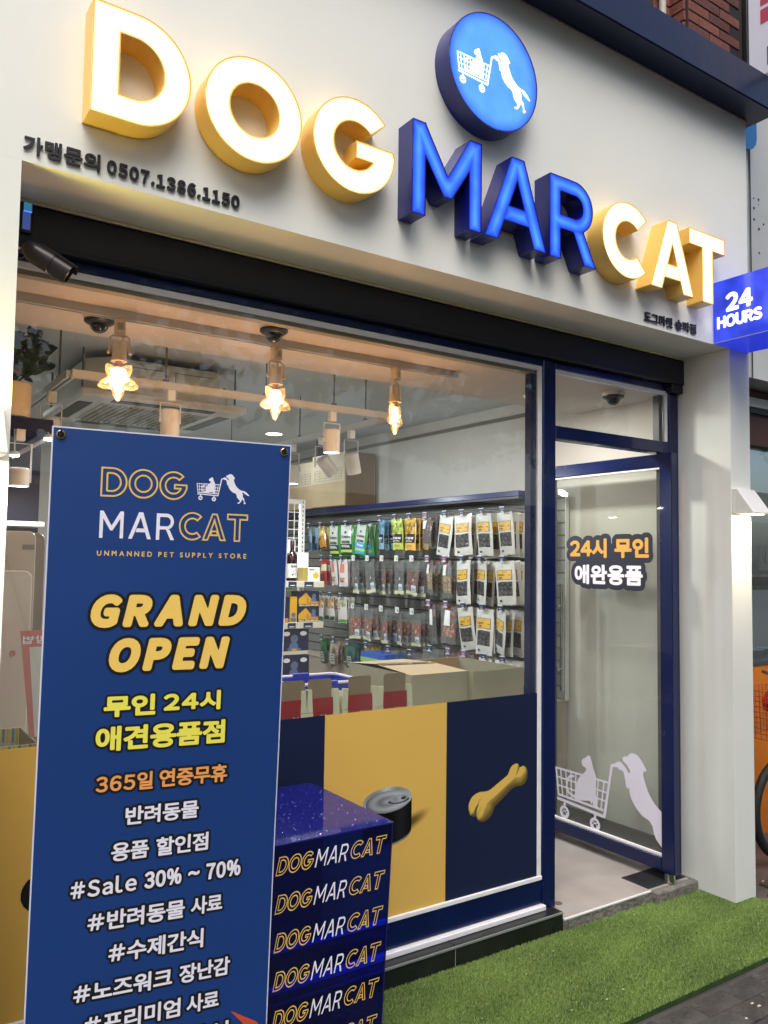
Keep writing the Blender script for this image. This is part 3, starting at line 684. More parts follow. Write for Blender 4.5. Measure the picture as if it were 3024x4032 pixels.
# ------------------------------------------------------------------ illuminated letters
YB_, YF_ = -.313, -.401
tf = lambda a, b_, w: (a * K0, YF_ - w, 1.54 + (b_ - 1.54) * K0)
LET = [('D', 'lit yellow letter D, tallest at the left end of the sign', 'y'), ('O', 'lit yellow letter O between the D and the G', 'y'), ('G', 'lit yellow letter G beside the blue M', 'y'),
       ('M', 'glowing blue letter M below the round logo sign', 'b'), ('a', 'glowing blue letter A between the M and the R', 'b'), ('R', 'glowing blue letter R beside the yellow C', 'b'),
       ('C', 'lit yellow letter C beside the blue R', 'y'), ('A', 'lit yellow letter A between the C and the T', 'y'), ('T', 'lit yellow letter T at the right end of the sign', 'y')]
for ch, lab, kd in LET:
    a, b_, f = LG(ch); loc = ((a + b_) / 2 * K0, YB_, 2.79)
    t = thing('sign_letter', lab, 'sign letter', loc, group='letters of the shop sign'); bb = (a, b_, 2.772, 3.13)
    sm, fm = (YEL_S, F_YEL) if kd == 'y' else (BLU_S, F_BLU)
    plate('letter_return', f, bb, .0035, sm, t, tf, depth=YF_ * -1 + YB_ * 1 if False else .088, side_only=True)
    lip = .0035 if kd == 'y' else .003
    plate('letter_trim', lambda X, Y: np.maximum(f(X, Y), -(f(X, Y) + lip)), bb, .0035 if kd == 'y' else .003, sm, t, tf)
    plate('letter_face', lambda X, Y: f(X, Y) + lip, bb, .0035, fm, t, tf, w=-.002, full=True)
    q = B()
    for k in range(2):
        q.ring([(.0025, 0), (.0025, .0012)], (a * K0 + .02 + k * .1, -.34 - .02 * k, 2.7895), 'Z', 8)
# round logo
ccx, ccz, cr = 2.042, 3.442, .2265
t = thing('round_logo_sign', 'round glowing blue sign with white dog pushing a trolley emblem', 'sign', (ccx, YB_, ccz - .2))
cmap = lambda a, b_, w: (a, -.401 - w, b_)
fc = lambda X, Y: s_c(X, Y, ccx, ccz, cr)
plate('sign_return', fc, (ccx - cr, ccx + cr, ccz - cr, ccz + cr), .005, BLU_S, t, cmap, depth=.088, side_only=True)
plate('sign_trim', lambda X, Y: np.maximum(fc(X, Y), -(fc(X, Y) + .003)), (ccx - cr, ccx + cr, ccz - cr, ccz + cr), .003, BLU_S, t, cmap)
plate('sign_face', lambda X, Y: fc(X, Y) + .003, (ccx - cr, ccx + cr, ccz - cr, ccz + cr), .005, F_CIR, t, cmap, w=-.002, full=True)
s0 = .000264; ef2, eb2 = emblem_fn(1.882 + (820 - 222) * s0, 3.358 + (772 - 490) * s0, s0)
plate('logo_emblem', ef2, eb2, .0016, M_emit('lit_white_emblem', (.92, .97, 1.0), 1.6), t, cmap, w=.0005)
# black raised lettering
BLK = M('black_foam_letters', (20, 22, 30), .5)
wmap = lambda a, b_, w: (a, -.3215 - w, b_)
t = thing('phone_number_lettering', 'black raised lettering with phone number above the window', 'lettering', (.7, YB_, 2.66))
put_text('가맹문의', (.386, .594, 2.660, 2.712), BLK, t, wmap, dil=.0016, depth=.006, res=60)
put_text('0507.1386.1150', (.614, 1.031, 2.664, 2.706), BLK, t, wmap, dil=.0019, depth=.006, res=56, gap=.22)
t = thing('branch_name_lettering', 'small black raised Korean lettering below the yellow letters CAT', 'lettering', (3.2, YB_, 2.66))
put_text('도그마켓', (3.028, 3.232, 2.659, 2.708), BLK, t, wmap, dil=.0014, depth=.005, res=52)
put_text('송파점', (3.254, 3.412, 2.661, 2.710), BLK, t, wmap, dil=.0014, depth=.005, res=52)
# projecting light box
BL_L = M_emit('lit_blue_panel', (.030, .075, 1.0), .92); BL_D = M_emit('lit_blue_panel_dim', (.012, .03, .55), .55)
t = thing('projecting_sign', 'blue illuminated projecting box sign reading 24 HOURS', 'sign', (3.7, -.45, 2.64))
b = B(); b.box(3.560, 3.850, -.640, -.3135, 2.640, 2.946); b.build('sign_case', M('sign_case_blue', (24, 34, 150), .3, emit=(.02, .045, .8), es=.5), t, bev=.002)
b = B(); b.quad((3.5592, -.638, 2.644), (3.5592, -.3155, 2.644), (3.5592, -.3155, 2.943), (3.5592, -.638, 2.943)); b.build('lit_panel', M_face('lit_blue_box_face', [(0, (.035, .07, .80, .78)), (1, (.035, .07, .80, .8))], .3), t)
b = B(); b.box(3.5575, 3.5605, -.640, -.3135, 2.6395, 2.6435); b.build('trim_strip', M('pale_trim', (150, 160, 230), .3), t)
smap = lambda a, b_, w: (3.5588 - w, -a, b_)
LW = M_emit('lit_white_letters', (1.0, .98, 1.0), 1.35)
put_text('24', (.384, .526, 2.782, 2.874), LW, t, smap, dil=.0060, w=.001, res=40)
put_text('HOURS', (.336, .572, 2.706, 2.768), LW, t, smap, dil=.0044, w=.001, res=40)

# navy canopy along the top
cp = thing('canopy', 'deep glossy navy metal canopy along the top of the fascia', 'canopy', (1.5, -.3, 3.87))
b = B(); b.box(-2.6, 3.925, -.452, .02, 3.870, 4.050); b.build('canopy_casing', CANOPY, cp, bev=.006)
b = B(); b.box(-2.6, 3.86, -.322, -.3135, 3.862, 3.8695); b.build('joint_bead', M('grey_joint', (168, 164, 158), .7, bump=(50, .6)), cp)

# wall lamps: wedge shaped, shining down the pillars
def wedge(x0, lab):
    t = thing('wall_lamp', lab, 'lamp', (x0 + .082, YB_, 1.81), group='wedge wall lamps on the pillars'); x1 = x0 + .163
    b = B(); b.box(x0, x1, -.327, -.3135, 1.808, 1.932); b.build('back_plate', WPLA, t, bev=.002)
    b = B(); b.prism([(-.3275, 1.932), (-.338, 1.932), (-.425, 1.812), (-.425, 1.806), (-.3275, 1.806)], x0 + .004, x1 - .004, 'YZ'); b.build('lamp_hood', WPLA, t, bev=.0015)
    b = B(); b.box(x0 + .03, x1 - .03, -.405, -.345, 1.8035, 1.8055); b.build('diffuser', M_emit('warm_led_diffuser', (1.0, .80, .48), 9.0) if 'warm_led_diffuser' not in MATS else MATS['warm_led_diffuser'], t)
    l = bpy.data.lights.new('lamp_beam', 'AREA'); l.shape = 'RECTANGLE'; l.size = .10; l.size_y = .05; l.energy = 5.0; l.color = (1.0, .82, .56)
    lo = bpy.data.objects.new('lamp_beam', l); COL.objects.link(lo); lo.parent = t; lo.location = Vector((x0 + .0815, -.368, 1.800)) - t.location
    return t
wedge(3.698, 'white wedge wall lamp on the right pillar casting warm light down')
lw = wedge(.205, 'white wedge wall lamp on the left pillar at the edge of the photo')
l = bpy.data.lights.new('added_upward_glow', 'AREA'); l.shape = 'RECTANGLE'; l.size = .10; l.size_y = .03; l.energy = 3.2; l.color = (1.0, .86, .22)  # added upward light for the pillar's yellow glow, not part of the lamp
lo = bpy.data.objects.new('added_upward_glow', l); COL.objects.link(lo); lo.parent = lw; lo.location = (0, -.022, .135); lo.rotation_euler = (math.radians(175), 0, 0)
# ------------------------------------------------------------------ banner stand
A0 = Vector((0.42952427, -0.63501477, 1.8554104)); BU = Vector((0.98797694, -0.15451112, -0.00528085)); BV = Vector((-0.00255755, -0.05048759, 0.99872141)); BN = BU.cross(BV).normalized()
def bend(u, v): return .003 * math.sin(v * 4.1 + 1)
def bmap(u, v, w=0.0):
    p = A0 + BU * u + BV * v + BN * (w - bend(u, v)); return (p.x, p.y, p.z)
bs = thing('banner_stand', 'tall blue grand opening banner on a stand left of the window', 'banner', (.72, -.55, -.09))
BW, BH = .600, 1.78
BANBLUE = M('banner_blue_vinyl', (20, 60, 124), .42, noise=(1.2, .06), bump=(3.2, .35))
def sheet(name, u0, u1, v0, v1, w, m, n=24, back=False):
    q = B(); nu, nv = n, n * 2; q.v = [bmap(u0 + (u1 - u0) * i / nu, v0 + (v1 - v0) * j / nv, w) for j in range(nv + 1) for i in range(nu + 1)]
    for j in range(nv):
        for i in range(nu): a = j * (nu + 1) + i; q.f.append((a, a + 1, a + nu + 2, a + nu + 1)); q.mi.append(0)
    o = q.build(name, m, bs, smooth=True); return o
sheet('banner_border', -.0035, BW + .0035, -BH - .004, .0035, -.0012, M('banner_white_edge', (222, 222, 236), .45))
sheet('banner_sheet', 0, BW, -BH, 0, 0, BANBLUE)
for u in (.017, .583):
    q = B(); c = Vector(bmap(u, -.017, .002)); pts = []
    for k in range(20):
        a = 2 * PI * k / 20; pts.append(c + BU * math.cos(a) * .0085 + BV * math.sin(a) * .0085)
    q.tube(pts, .0028, 8, closed=True); q.build('grommet', M('brass_eyelet', (196, 170, 96), .22, metal=1), bs, smooth=True)
    q = B(); q.tube([c - BN * .02 - BV * .002, c + BN * .005, c + BN * .008 + BV * .012], .0022, 8); q.ring([(.004, -.002), (.004, .002)], tuple(c + BN * .006), 'Z', 10); q.build('hook', BLACK, bs)
q = B()
top = Vector(bmap(.3, -.9, -.05))
for u, v in ((.017, -.012), (.583, -.012)): q.tube([Vector(bmap(u, v, -.004)), Vector(bmap(.3, -.95, -.03))], .004, 6)
for u in (.0, .6): q.tube([Vector(bmap(.3, -.95, -.03)), Vector((A0 + BU * u + BV * -BH).to_tuple()[:2] + (-.06,)) + Vector((0, .05, 0))], .005, 6)
q.tube([Vector(bmap(.3, -.95, -.03)), Vector((.78, -.25, -.07))], .005, 6)
q.build('stand_poles', BLACK, bs)
def btext(text, u0, u1, v0, v1, m, **kw): return put_text(text, (u0, u1, v0, v1), m, bs, bmap, **kw)
GOLD = M('banner_gold', (252, 212, 104), .5); LINE = M('banner_gold_line', (236, 196, 100), .5)
def outl(f, t): return lambda X, Y: np.abs(f(X, Y) + t / 2) - t / 2
def logo_row(word, u0, u1, v0, h, mode, parent, fmap, t=.0034, gap=.03, shear=0.0, res=70, w=.0007, wm=INK_W, lm=LINE, grow=0.0):
    for c, f, bb in logo_word(word, u0, u1, v0, h, gap, shear):
        if c in 'MaR': plate('logo_lettering', lambda X, Y: f(X, Y) + grow, bb, h / res, wm, parent, fmap, w=w)
        else: plate('logo_lettering', outl(f, t), bb, h / res, lm, parent, fmap, w=w)
logo_row('DOG', .1135, .327, -.1625, .0755, 0, bs, bmap, gap=.012, t=.0042)
logo_row('MaR', .1135, .301, -.2655, .0690, 0, bs, bmap, gap=.045, grow=.0016)
logo_row('CAT', .309, .490, -.2645, .0735, 0, bs, bmap, gap=.004, t=.0040)
es = .141 / 1425; efb, ebb = emblem_fn(.350 + (820 - 110) * es, -.1585 + (829 - 490) * es, es)
plate('logo_emblem', efb, ebb, .0009, INK_W, bs, bmap, w=.0007)
btext('UNMANNED PET SUPPLY STORE', .112, .489, -.3085, -.2955, LINE, w=.0007, wide=False, gap=.42, dil=.0004, res=26, space=.55)
KB = (INK_K, .0075)
btext('GRAND', .0965, .502, -.4865, -.4035, GOLD, dil=.0074, shear=.20, w=.0013, back=KB, res=56, gap=.34, name='headline_lettering')
btext('OPEN', .1440, .4555, -.5975, -.5125, GOLD, dil=.0074, shear=.20, w=.0013, back=KB, res=56, gap=.34, name='headline_lettering')
LEM = M('banner_lemon', (248, 240, 92), .5); ORA = M('banner_orange', (246, 168, 92), .5); KS = (INK_K, .0055)
btext('무인', .145, .270, -.7085, -.6545, LEM, dil=.0028, w=.0013, back=KS, res=50, hadv=.9)
btext('24시', .290, .4365, -.7035, -.6530, LEM, dil=.0026, w=.0013, back=KS, res=50, hadv=.86, gap=.16)
btext('애견용품점', .129, .452, -.7925, -.7305, LEM, dil=.0026, w=.0013, back=KS, res=50, hadv=.9)
btext('365일', .135, .272, -.8950, -.8500, ORA, dil=.0014, w=.0013, back=(INK_K, .0058), res=60, gap=.16, hadv=.88)
btext('연중무휴', .288, .463, -.8945, -.8480, ORA, dil=.0014, w=.0013, back=(INK_K, .0058), res=60, hadv=.9)
btext('반려동물', .209, .392, -.9815, -.9350, INK_W, dil=.0014, w=.0013, back=(INK_K, .0058), res=60, hadv=.9)
btext('용품', .179, .270, -1.0685, -1.0225, INK_W, dil=.0014, w=.0013, back=(INK_K, .0058), res=60, hadv=.9)
btext('할인점', .288, .421, -1.0685, -1.0215, INK_W, dil=.0014, w=.0013, back=(INK_K, .0058), res=60, hadv=.9)
btext('#Sale', .088, .244, -1.1480, -1.1040, INK_W, dil=.0014, w=.0013, back=(INK_K, .0058), res=60, gap=.20)
btext('30%', .263, .356, -1.1480, -1.1045, INK_W, dil=.0020, w=.0013, back=KS, res=46, gap=.16)
btext('~', .373, .402, -1.1310, -1.1190, INK_W, dil=.0020, w=.0013, back=KS, res=24, wide=False)
btext('70%', .419, .511, -1.1480, -1.1040, INK_W, dil=.0020, w=.0013, back=KS, res=46, gap=.16)
btext('#반려동물', .131, .368, -1.2365, -1.1885, INK_W, dil=.0014, w=.0013, back=(INK_K, .0058), res=60, hadv=.9, gap=.16)
btext('사료', .384, .466, -1.2345, -1.1880, INK_W, dil=.0014, w=.0013, back=(INK_K, .0058), res=60, hadv=.9)
btext('#수제간식', .184, .420, -1.3215, -1.2720, INK_W, dil=.0014, w=.0013, back=(INK_K, .0058), res=60, hadv=.9, gap=.16)
btext('#노즈워크', .106, .344, -1.4070, -1.3590, INK_W, dil=.0014, w=.0013, back=(INK_K, .0058), res=60, hadv=.9, gap=.16)
btext('장난감', .362, .494, -1.4060, -1.3580, INK_W, dil=.0014, w=.0013, back=(INK_K, .0058), res=60, hadv=.9)
btext('#프리미엄', .134, .368, -1.4890, -1.4410, INK_W, dil=.0014, w=.0013, back=(INK_K, .0058), res=60, hadv=.9, gap=.16)
btext('사료', .384, .468, -1.4870, -1.4405, INK_W, dil=.0014, w=.0013, back=(INK_K, .0058), res=60, hadv=.9)
btext('멍이간식', .262, .497, -1.5730, -1.5260, INK_W, dil=.0014, w=.0013, back=(INK_K, .0058), res=60, hadv=.9)
plate('red_flash', lambda X, Y: s_poly(X, Y, [(.500, -1.503), (.575, -1.548), (.60, -1.60), (.585, -1.60), (.515, -1.520)]), (.49, .6, -1.61, -1.49), .002, M('banner_red', (206, 82, 52), .5), bs, bmap, w=.0007)

# ------------------------------------------------------------------ blue see-through cabinet cover with repeated logo
bx = thing('logo_cabinet', 'wet see-through blue acrylic cabinet printed with repeated shop logo', 'cabinet', (1.25, -.35, -.08))
def M_tint(name, tint, body, bf, rough=.06):
    m, nt, out = mat_nodes(name)
    t = nt.nodes.new('ShaderNodeBsdfTransparent'); t.inputs[0].default_value = (*tint, 1)
    d = nt.nodes.new('ShaderNodeBsdfDiffuse'); d.inputs[0].default_value = (*body, 1)
    g = nt.nodes.new('ShaderNodeBsdfGlossy'); g.inputs[0].default_value = (.8, .85, 1, 1); g.inputs['Roughness'].default_value = rough
    m1 = nt.nodes.new('ShaderNodeMixShader'); m1.inputs[0].default_value = bf; nt.links.new(t.outputs[0], m1.inputs[1]); nt.links.new(d.outputs[0], m1.inputs[2])
    fr = sym_fresnel(nt, 1.5)
    tc = nt.nodes.new('ShaderNodeTexCoord'); n = nt.nodes.new('ShaderNodeTexVoronoi'); n.inputs['Scale'].default_value = 70
    nt.links.new(tc.outputs['Object'], n.inputs['Vector'])
    m2 = nt.nodes.new('ShaderNodeMixShader'); nt.links.new(fr.outputs[0], m2.inputs[0]); nt.links.new(m1.outputs[0], m2.inputs[1]); nt.links.new(g.outputs[0], m2.inputs[2])
    nt.links.new(m2.outputs[0], out.inputs[0]); return m
TB = M_tint('blue_acrylic', (.06, .22, .90), (.004, .005, .10), .05)
TS = M_tint('blue_acrylic_side', (.5, .62, .98), (.004, .005, .10), .04)
TBT = M_tint('blue_acrylic_top', (.03, .10, .6), (.020, .024, .27), .5, .06)
bx0, bx1, by0, by1, bz1 = 1.020, 1.458, -.615, -.095, .748; lean = .032 / .6
def lx(x, z): return x - (bz1 - z) * lean * (x - 1.02) / .44
def pane4(q, x0, x1, y0, y1, z0, z1):
    pts = [(x, y, z) for z in (z0, z1) for y in (y0, y1) for x in (x0, x1)]
    n = len(q.v); q.v += [(lx(p[0], p[2]), p[1], p[2]) for p in pts]
    for f in ((0, 2, 3, 1), (4, 5, 7, 6), (0, 1, 5, 4), (2, 6, 7, 3), (0, 4, 6, 2), (1, 3, 7, 5)): q.f.append(tuple(n + i for i in f)); q.mi.append(0)
q = B(); pane4(q, bx0, bx1, by0, by0 + .003, -.07, bz1 - .003); q.build('front_panel', TB, bx)
q = B(); pane4(q, bx0, bx1, by1 - .003, by1, -.07, bz1 - .003); q.build('back_panel', M_tint('blue_acrylic_back', (.5, .62, .98), (.01, .012, .2), .04), bx)
q = B(); pane4(q, bx1 - .003, bx1, by0 + .0035, by1 - .0035, -.07, bz1 - .003); q.build('side_panel', TS, bx)
q = B(); pane4(q, bx0, bx0 + .003, by0 + .0035, by1 - .0035, -.07, bz1 - .003); q.build('side_panel', TB, bx)
q = B(); pane4(q, bx0 - .002, bx1 + .002, by0 - .002, by1 + .002, bz1 - .0025, bz1 + .0015); q.build('top_panel', TBT, bx)
EDGE = M('acrylic_edge', (24, 26, 90), .3)
q = B(); pane4(q, bx1 - .0035, bx1 + .0005, by0 - .0008, by0 + .0035, -.07, bz1 - .0032); q.build('corner_seam', EDGE, bx)
xmap = lambda a, b_, w: (lx(a, b_), by0 - .0004 - w, b_)
for r in range(8):
    zb = .664 - r * .1035; xo = -.004 * r * 0
    logo_row('DOG', 1.062 + xo, 1.190, zb, .052, 0, bx, xmap, t=.0026, gap=.006, shear=.22, res=54, w=.0004)
    logo_row('MaR', 1.186, 1.308, zb, .052, 0, bx, xmap, gap=.02, shear=.22, res=54, w=.0004, grow=.0014)
    logo_row('CAT', 1.304, 1.4385, zb, .052, 0, bx, xmap, t=.0026, gap=.006, shear=.22, res=54, w=.0004)
dm = M_glass('water', (.92, .94, 1.0), 1.33); dr = B()
for k in range(330):
    x, y = random.uniform(bx0 + .01, bx1 - .01), random.uniform(by0 + .005, by1 - .01); r = random.choice([.0008, .0012, .0016, .0022, .003]) * random.uniform(.7, 1.2)
    n = len(dr.v); m_ = 7
    for rr, hz in ((r, 0), (r * .7, r * .45)):
        for a in range(m_): g = 2 * PI * a / m_; dr.v.append((x + rr * math.cos(g) * 1.1, y + rr * math.sin(g), bz1 + .0016 + hz))
    dr.v.append((x, y, bz1 + .0016 + r * .6))
    for a in range(m_):
        c_ = (a + 1) % m_; dr.f.append((n + a, n + c_, n + m_ + c_, n + m_ + a)); dr.f.append((n + m_ + a, n + m_ + c_, n + 2 * m_)); dr.mi += [0, 0]
o = dr.build('rain_drops', M('rain_drop', (64, 64, 160), .04, spec=1.0, coat=1), bx, smooth=True); o['kind'] = 'stuff'

# ------------------------------------------------------------------ bullet camera, small glowing blue panel standing in for a reflection
t = thing('bullet_camera', 'dark bullet security camera mounted at the upper left of the window', 'camera', (.45, -.06, 2.46))
d0 = Vector((.447, -.145, 2.452)); d1 = Vector((.552, -.172, 2.391)); ax = (d1 - d0).normalized()
rot = ax.to_track_quat('Z', 'Y').to_matrix(); L = (d1 - d0).length
CB = M('camera_bronze', (62, 60, 62), .3, metal=.5, noise=(8, .1))
b = B(); b.ring([(.010, -.022), (.018, -.018), (.030, 0), (.0335, .012), (.0335, L * .55), (.0315, L * .56), (.0315, L), (.0285, L + .001), (.0285, L - .008)], tuple(d0), 'Z', 28, rot=rot); b.build('camera_body', CB, t, smooth=True)
b = B(); c_ = d0 + ax * (L - .012); b.ring([(.027, 0), (.027, .004)], tuple(c_), 'Z', 24, rot=rot); b.ring([(.011, .004), (.011, .008), (.007, .010)], tuple(c_), 'Z', 20, rot=rot); b.build('lens', M('lens_black', (6, 6, 8), .08, coat=1), t, smooth=True)
u_ = ax.cross(Vector((0, 0, 1))).normalized(); w_ = u_.cross(ax).normalized()
b = B(); b.m = 0
for k in range(13):
    a0 = math.radians(40 + k * 8.5); p = [(u_ * math.cos(a) + w_ * math.sin(a)) * .0352 for a in (a0, a0 + math.radians(8.6))]
    b.quad(d0 + ax * .02 + p[0], d0 + ax * (L + .012) + p[0], d0 + ax * (L + .012) + p[1], d0 + ax * .02 + p[1])
b.build('sun_shield', CB, t, smooth=True)
b = B(); b.tube([d0 - ax * .015, (.435, -.10, 2.462), (.425, -.052, 2.475)], .011, 10); b.ring([(.026, 0), (.026, .012)], (.425, -.0615, 2.475), 'Y', 18); b.build('bracket', BLACK, t, smooth=True)
b = B(); b.tube([(.40, -.09, 2.474), (.425, -.108, 2.462)], .004, 8); b.ring([(.007, 0), (.007, .012)], (.398, -.094, 2.474), 'X', 10); b.build('cable_plug', WPLA, t, smooth=True)
side = -u_ if u_.y > 0 else u_
cmap_ = lambda a, b_, w: tuple(d0 + ax * a + (u_ * math.cos(1.75 + 0 + b_ / .0355) * -1 * (1 if side == -u_ else -1) + w_ * math.sin(1.75 + b_ / .0355)) * (.0358 + w))
try: put_text('AVT', (.036, .060, -.004, .005), M('pale_logo', (200, 196, 180), .5), t, cmap_, dil=.0005, shear=.3, res=18)
except Exception: pass
t = thing('reflection_panel', 'small glowing panel standing in for a blue reflection at the left of the shutter housing', 'reflection', (.445, -.055, 2.54))
b = B(); b.box(.427, .463, -.062, -.0495, 2.532, 2.6265); b.build('dark_backing', BLACK, t, bev=.002)
b = B(); b.box(.4365, .4600, -.0632, -.0622, 2.600, 2.6255); b.build('upper_reflection', M('teal_reflection', (30, 80, 110), .15, emit=(.03, .14, .24), es=.8, noise=(60, .4)), t)  # blue reflection put into glowing strips, no working screen
b = B(); b.box(.4365, .4600, -.0636, -.0622, 2.5965, 2.5992); b.build('reflection_line', M_emit('blue_reflection_line', (.05, .2, 1.0), 1.6), t)
b = B(); b.box(.4345, .4570, -.0632, -.0622, 2.541, 2.5955); b.build('lower_reflection', M('blue_reflection', (44, 60, 120), .3, emit=(.035, .06, .22), es=.8), t)

# ------------------------------------------------------------------ ceiling: tracks, star bulbs, spotlights, dome cameras, air conditioner
TRK = M('track_white', (196, 198, 194), .45)
def track(lab, segs, z, rods=(), group=None):
    t = thing('light_track', lab, 'light track', (segs[0][0], segs[0][1], z), group=group)
    for x0, y0, x1, y1 in segs:
        b = B()
        if abs(x1 - x0) > abs(y1 - y0):
            b.box(x0, x1, y0 - .017, y0 - .007, z, z + .032); b.box(x0, x1, y0 + .007, y0 + .017, z, z + .032); b.box(x0, x1, y0 - .0068, y0 + .0068, z + .012, z + .031)
        else:
            b.box(x0 - .017, x0 - .007, y0, y1, z, z + .032); b.box(x0 + .007, x0 + .017, y0, y1, z, z + .032); b.box(x0 - .0068, x0 + .0068, y0, y1, z + .012, z + .031)
        b.build('track_rail', TRK, t)
    for x, y in rods:
        b = B(); b.tube([(x, y, z + .03), (x, y, 2.60)], .0045, 8); b.ring([(.014, 0), (.014, .012)], (x, y, z + .032), 'Z', 12); b.build('suspension_rod', M('rod_grey', (92, 92, 90), .5), t)
    return t
track('white light track with three star bulbs fixed under the dropped ceiling', [(.44, .30, 2.43, .30)], 2.420)
track('hanging rectangle of white light track on thin grey rods', [(.80, .85, 2.45, .85), (.80, .868, .80, 3.6), (2.45, .868, 2.45, 3.6)], 2.300,
      [(.80, 1.08), (.80, 2.6), (1.205, .85), (2.08, .85), (2.45, 1.13), (2.45, 1.91), (2.45, 3.0), (1.7, .85)])
STARW = M('lamp_holder_cream', (226, 206, 172), .4)
SG_, snt, sout = mat_nodes('star_glass')
_t = snt.nodes.new('ShaderNodeBsdfTransparent'); _t.inputs[0].default_value = (1.0, .78, .52, 1)
_g2 = snt.nodes.new('ShaderNodeBsdfGlossy'); _g2.inputs[0].default_value = (1, .9, .75, 1); _g2.inputs['Roughness'].default_value = .08
_e = snt.nodes.new('ShaderNodeEmission'); _e.inputs[0].default_value = (1.0, .50, .16, 1)
_lw = snt.nodes.new('ShaderNodeLayerWeight'); _lw.inputs[0].default_value = .35
_n = snt.nodes.new('ShaderNodeTexNoise'); _n.inputs['Scale'].default_value = 28; _tc = snt.nodes.new('ShaderNodeTexCoord'); snt.links.new(_tc.outputs['Object'], _n.inputs[0])
_mr = snt.nodes.new('ShaderNodeMapRange'); _mr.inputs[1].default_value = .35; _mr.inputs[2].default_value = .65; _mr.inputs[3].default_value = .02; _mr.inputs[4].default_value = .55; snt.links.new(_n.outputs[0], _mr.inputs[0]); snt.links.new(_mr.outputs[0], _e.inputs[1])
_m1 = snt.nodes.new('ShaderNodeMixShader'); snt.links.new(_lw.outputs['Facing'], _m1.inputs[0]); snt.links.new(_t.outputs[0], _m1.inputs[1]); snt.links.new(_g2.outputs[0], _m1.inputs[2])
_ad = snt.nodes.new('ShaderNodeAddShader'); snt.links.new(_m1.outputs[0], _ad.inputs[0]); snt.links.new(_e.outputs[0], _ad.inputs[1]); snt.links.new(_ad.outputs[0], sout.inputs[0])
GLOW = M_emit('star_filament', (1.0, .74, .36), 9.0)
def star_mesh():
    """five soft points, pointing down, swollen in the middle"""
    b = B(); N = 60; R = 10; V = []
    def rad(a):
        k = ((a - (-PI / 2)) / (2 * PI / 5)) % 1.0; d = abs(k - round(k)) * 2; return .041 + (.078 - .041) * (1 - d) ** 1.15 * (1 - .06 * (1 - d) ** 8)
    rows = []
    for s in (-1, 1):
        for i in range(R + 1):
            f = i / R
            if s == 1 and i == R: continue
            row = []
            for k in range(N):
                a = 2 * PI * k / N; r = rad(a) * f; th = .021 * math.sqrt(max(0, 1 - f ** 2)) + .003 * (1 - f); r = min(rad(a), r)
                row.append((r * math.cos(a), s * th, r * math.sin(a)))
            rows.append((s, i, row))
    lo = [r for r in rows if r[0] == -1]; hi = [r for r in rows if r[0] == 1][::-1]; seq = lo + hi
    for _, _, row in seq: b.v += row
    for i in range(len(seq) - 1):
        for k in range(N): a = i * N + k; c = i * N + (k + 1) % N; b.f.append((a, c, c + N, a + N)); b.mi.append(0)
    return b
def star_lamp(x, yaw, lab):
    t = thing('star_lamp', lab, 'lamp', (x, .30, 2.42), yaw, group='star bulbs on the front track')
    b = B(); b.box(-.020, .020, -.018, .018, -.056, .0, ); b.build('track_adapter', STARW, t, local=True, bev=.003)
    b = B(); b.box(-.009, .012, -.0186, -.018, -.042, -.016); b.build('adapter_switch', M('switch_grey', (170, 160, 140), .5), t, local=True)
    b = B(); b.tube([(-.034, 0, -.128), (-.034, 0, -.070), (-.026, 0, -.062), (.026, 0, -.062), (.034, 0, -.070), (.034, 0, -.128)], .0038, 8); b.build('yoke', STARW, t, local=True, smooth=True)
    for s in (-1, 1):
        b = B(); b.ring([(.006, 0), (.008, .003), (.006, .009)], (s * .034 + (-.009 if s < 0 else 0), 0, -.124), 'X', 10); b.build('thumb_screw', STARW, t, local=True, smooth=True)
    b = B(); b.ring([(.026, -.086), (.026, -.148), (.029, -.152), (.029, -.157)], (0, 0, 0), 'Z', 24); b.build('socket', STARW, t, local=True, smooth=True)
    b = B(); b.tube([(.004, 0, -.058), (.012, .006, -.072), (.002, 0, -.088)], .0028, 6); b.build('cable', STARW, t, local=True)
    s = star_mesh(); s.v = [(p[0] * 1.0, p[1], p[2] - .228) for p in s.v]; s.build('star_bulb', SG_, t, local=True, smooth=True)
    g = B()
    for cx, cz, r in ((0, -.200, .030), (-.006, -.232, .028), (.022, -.222, .016), (-.026, -.226, .015), (.0, -.262, .017), (.0, -.284, .010), (.045, -.238, .006), (-.045, -.236, .006), (-.028, -.185, .006)):
        g.ring([(r * math.sin(PI * k / 7), r * .8 * -math.cos(PI * k / 7)) for k in range(8)], (cx, 0, cz), 'Z', 12, cap=False, sy=.45)
    g.build('filament', GLOW, t, local=True, smooth=True)
    b = B(); b.ring([(.013, -.157), (.013, -.18)], (0, 0, 0), 'Z', 16); b.build('bulb_neck', M('bulb_neck', (200, 150, 110), .4), t, local=True)
    l = bpy.data.lights.new('star_light', 'POINT'); l.energy = 3.8; l.color = (1.0, .50, .23); l.shadow_soft_size = .05
    lo = bpy.data.objects.new('star_light', l); COL.objects.link(lo); lo.parent = t; lo.location = (0, 0, -.225 - .085)
    return t
star_lamp(.841, -.30, 'glowing star bulb nearest the left pillar on the front track')
star_lamp(1.479, .05, 'glowing star bulb in the middle of the front track')
star_lamp(2.077, .55, 'glowing star bulb seen edge on at the right of the front track')
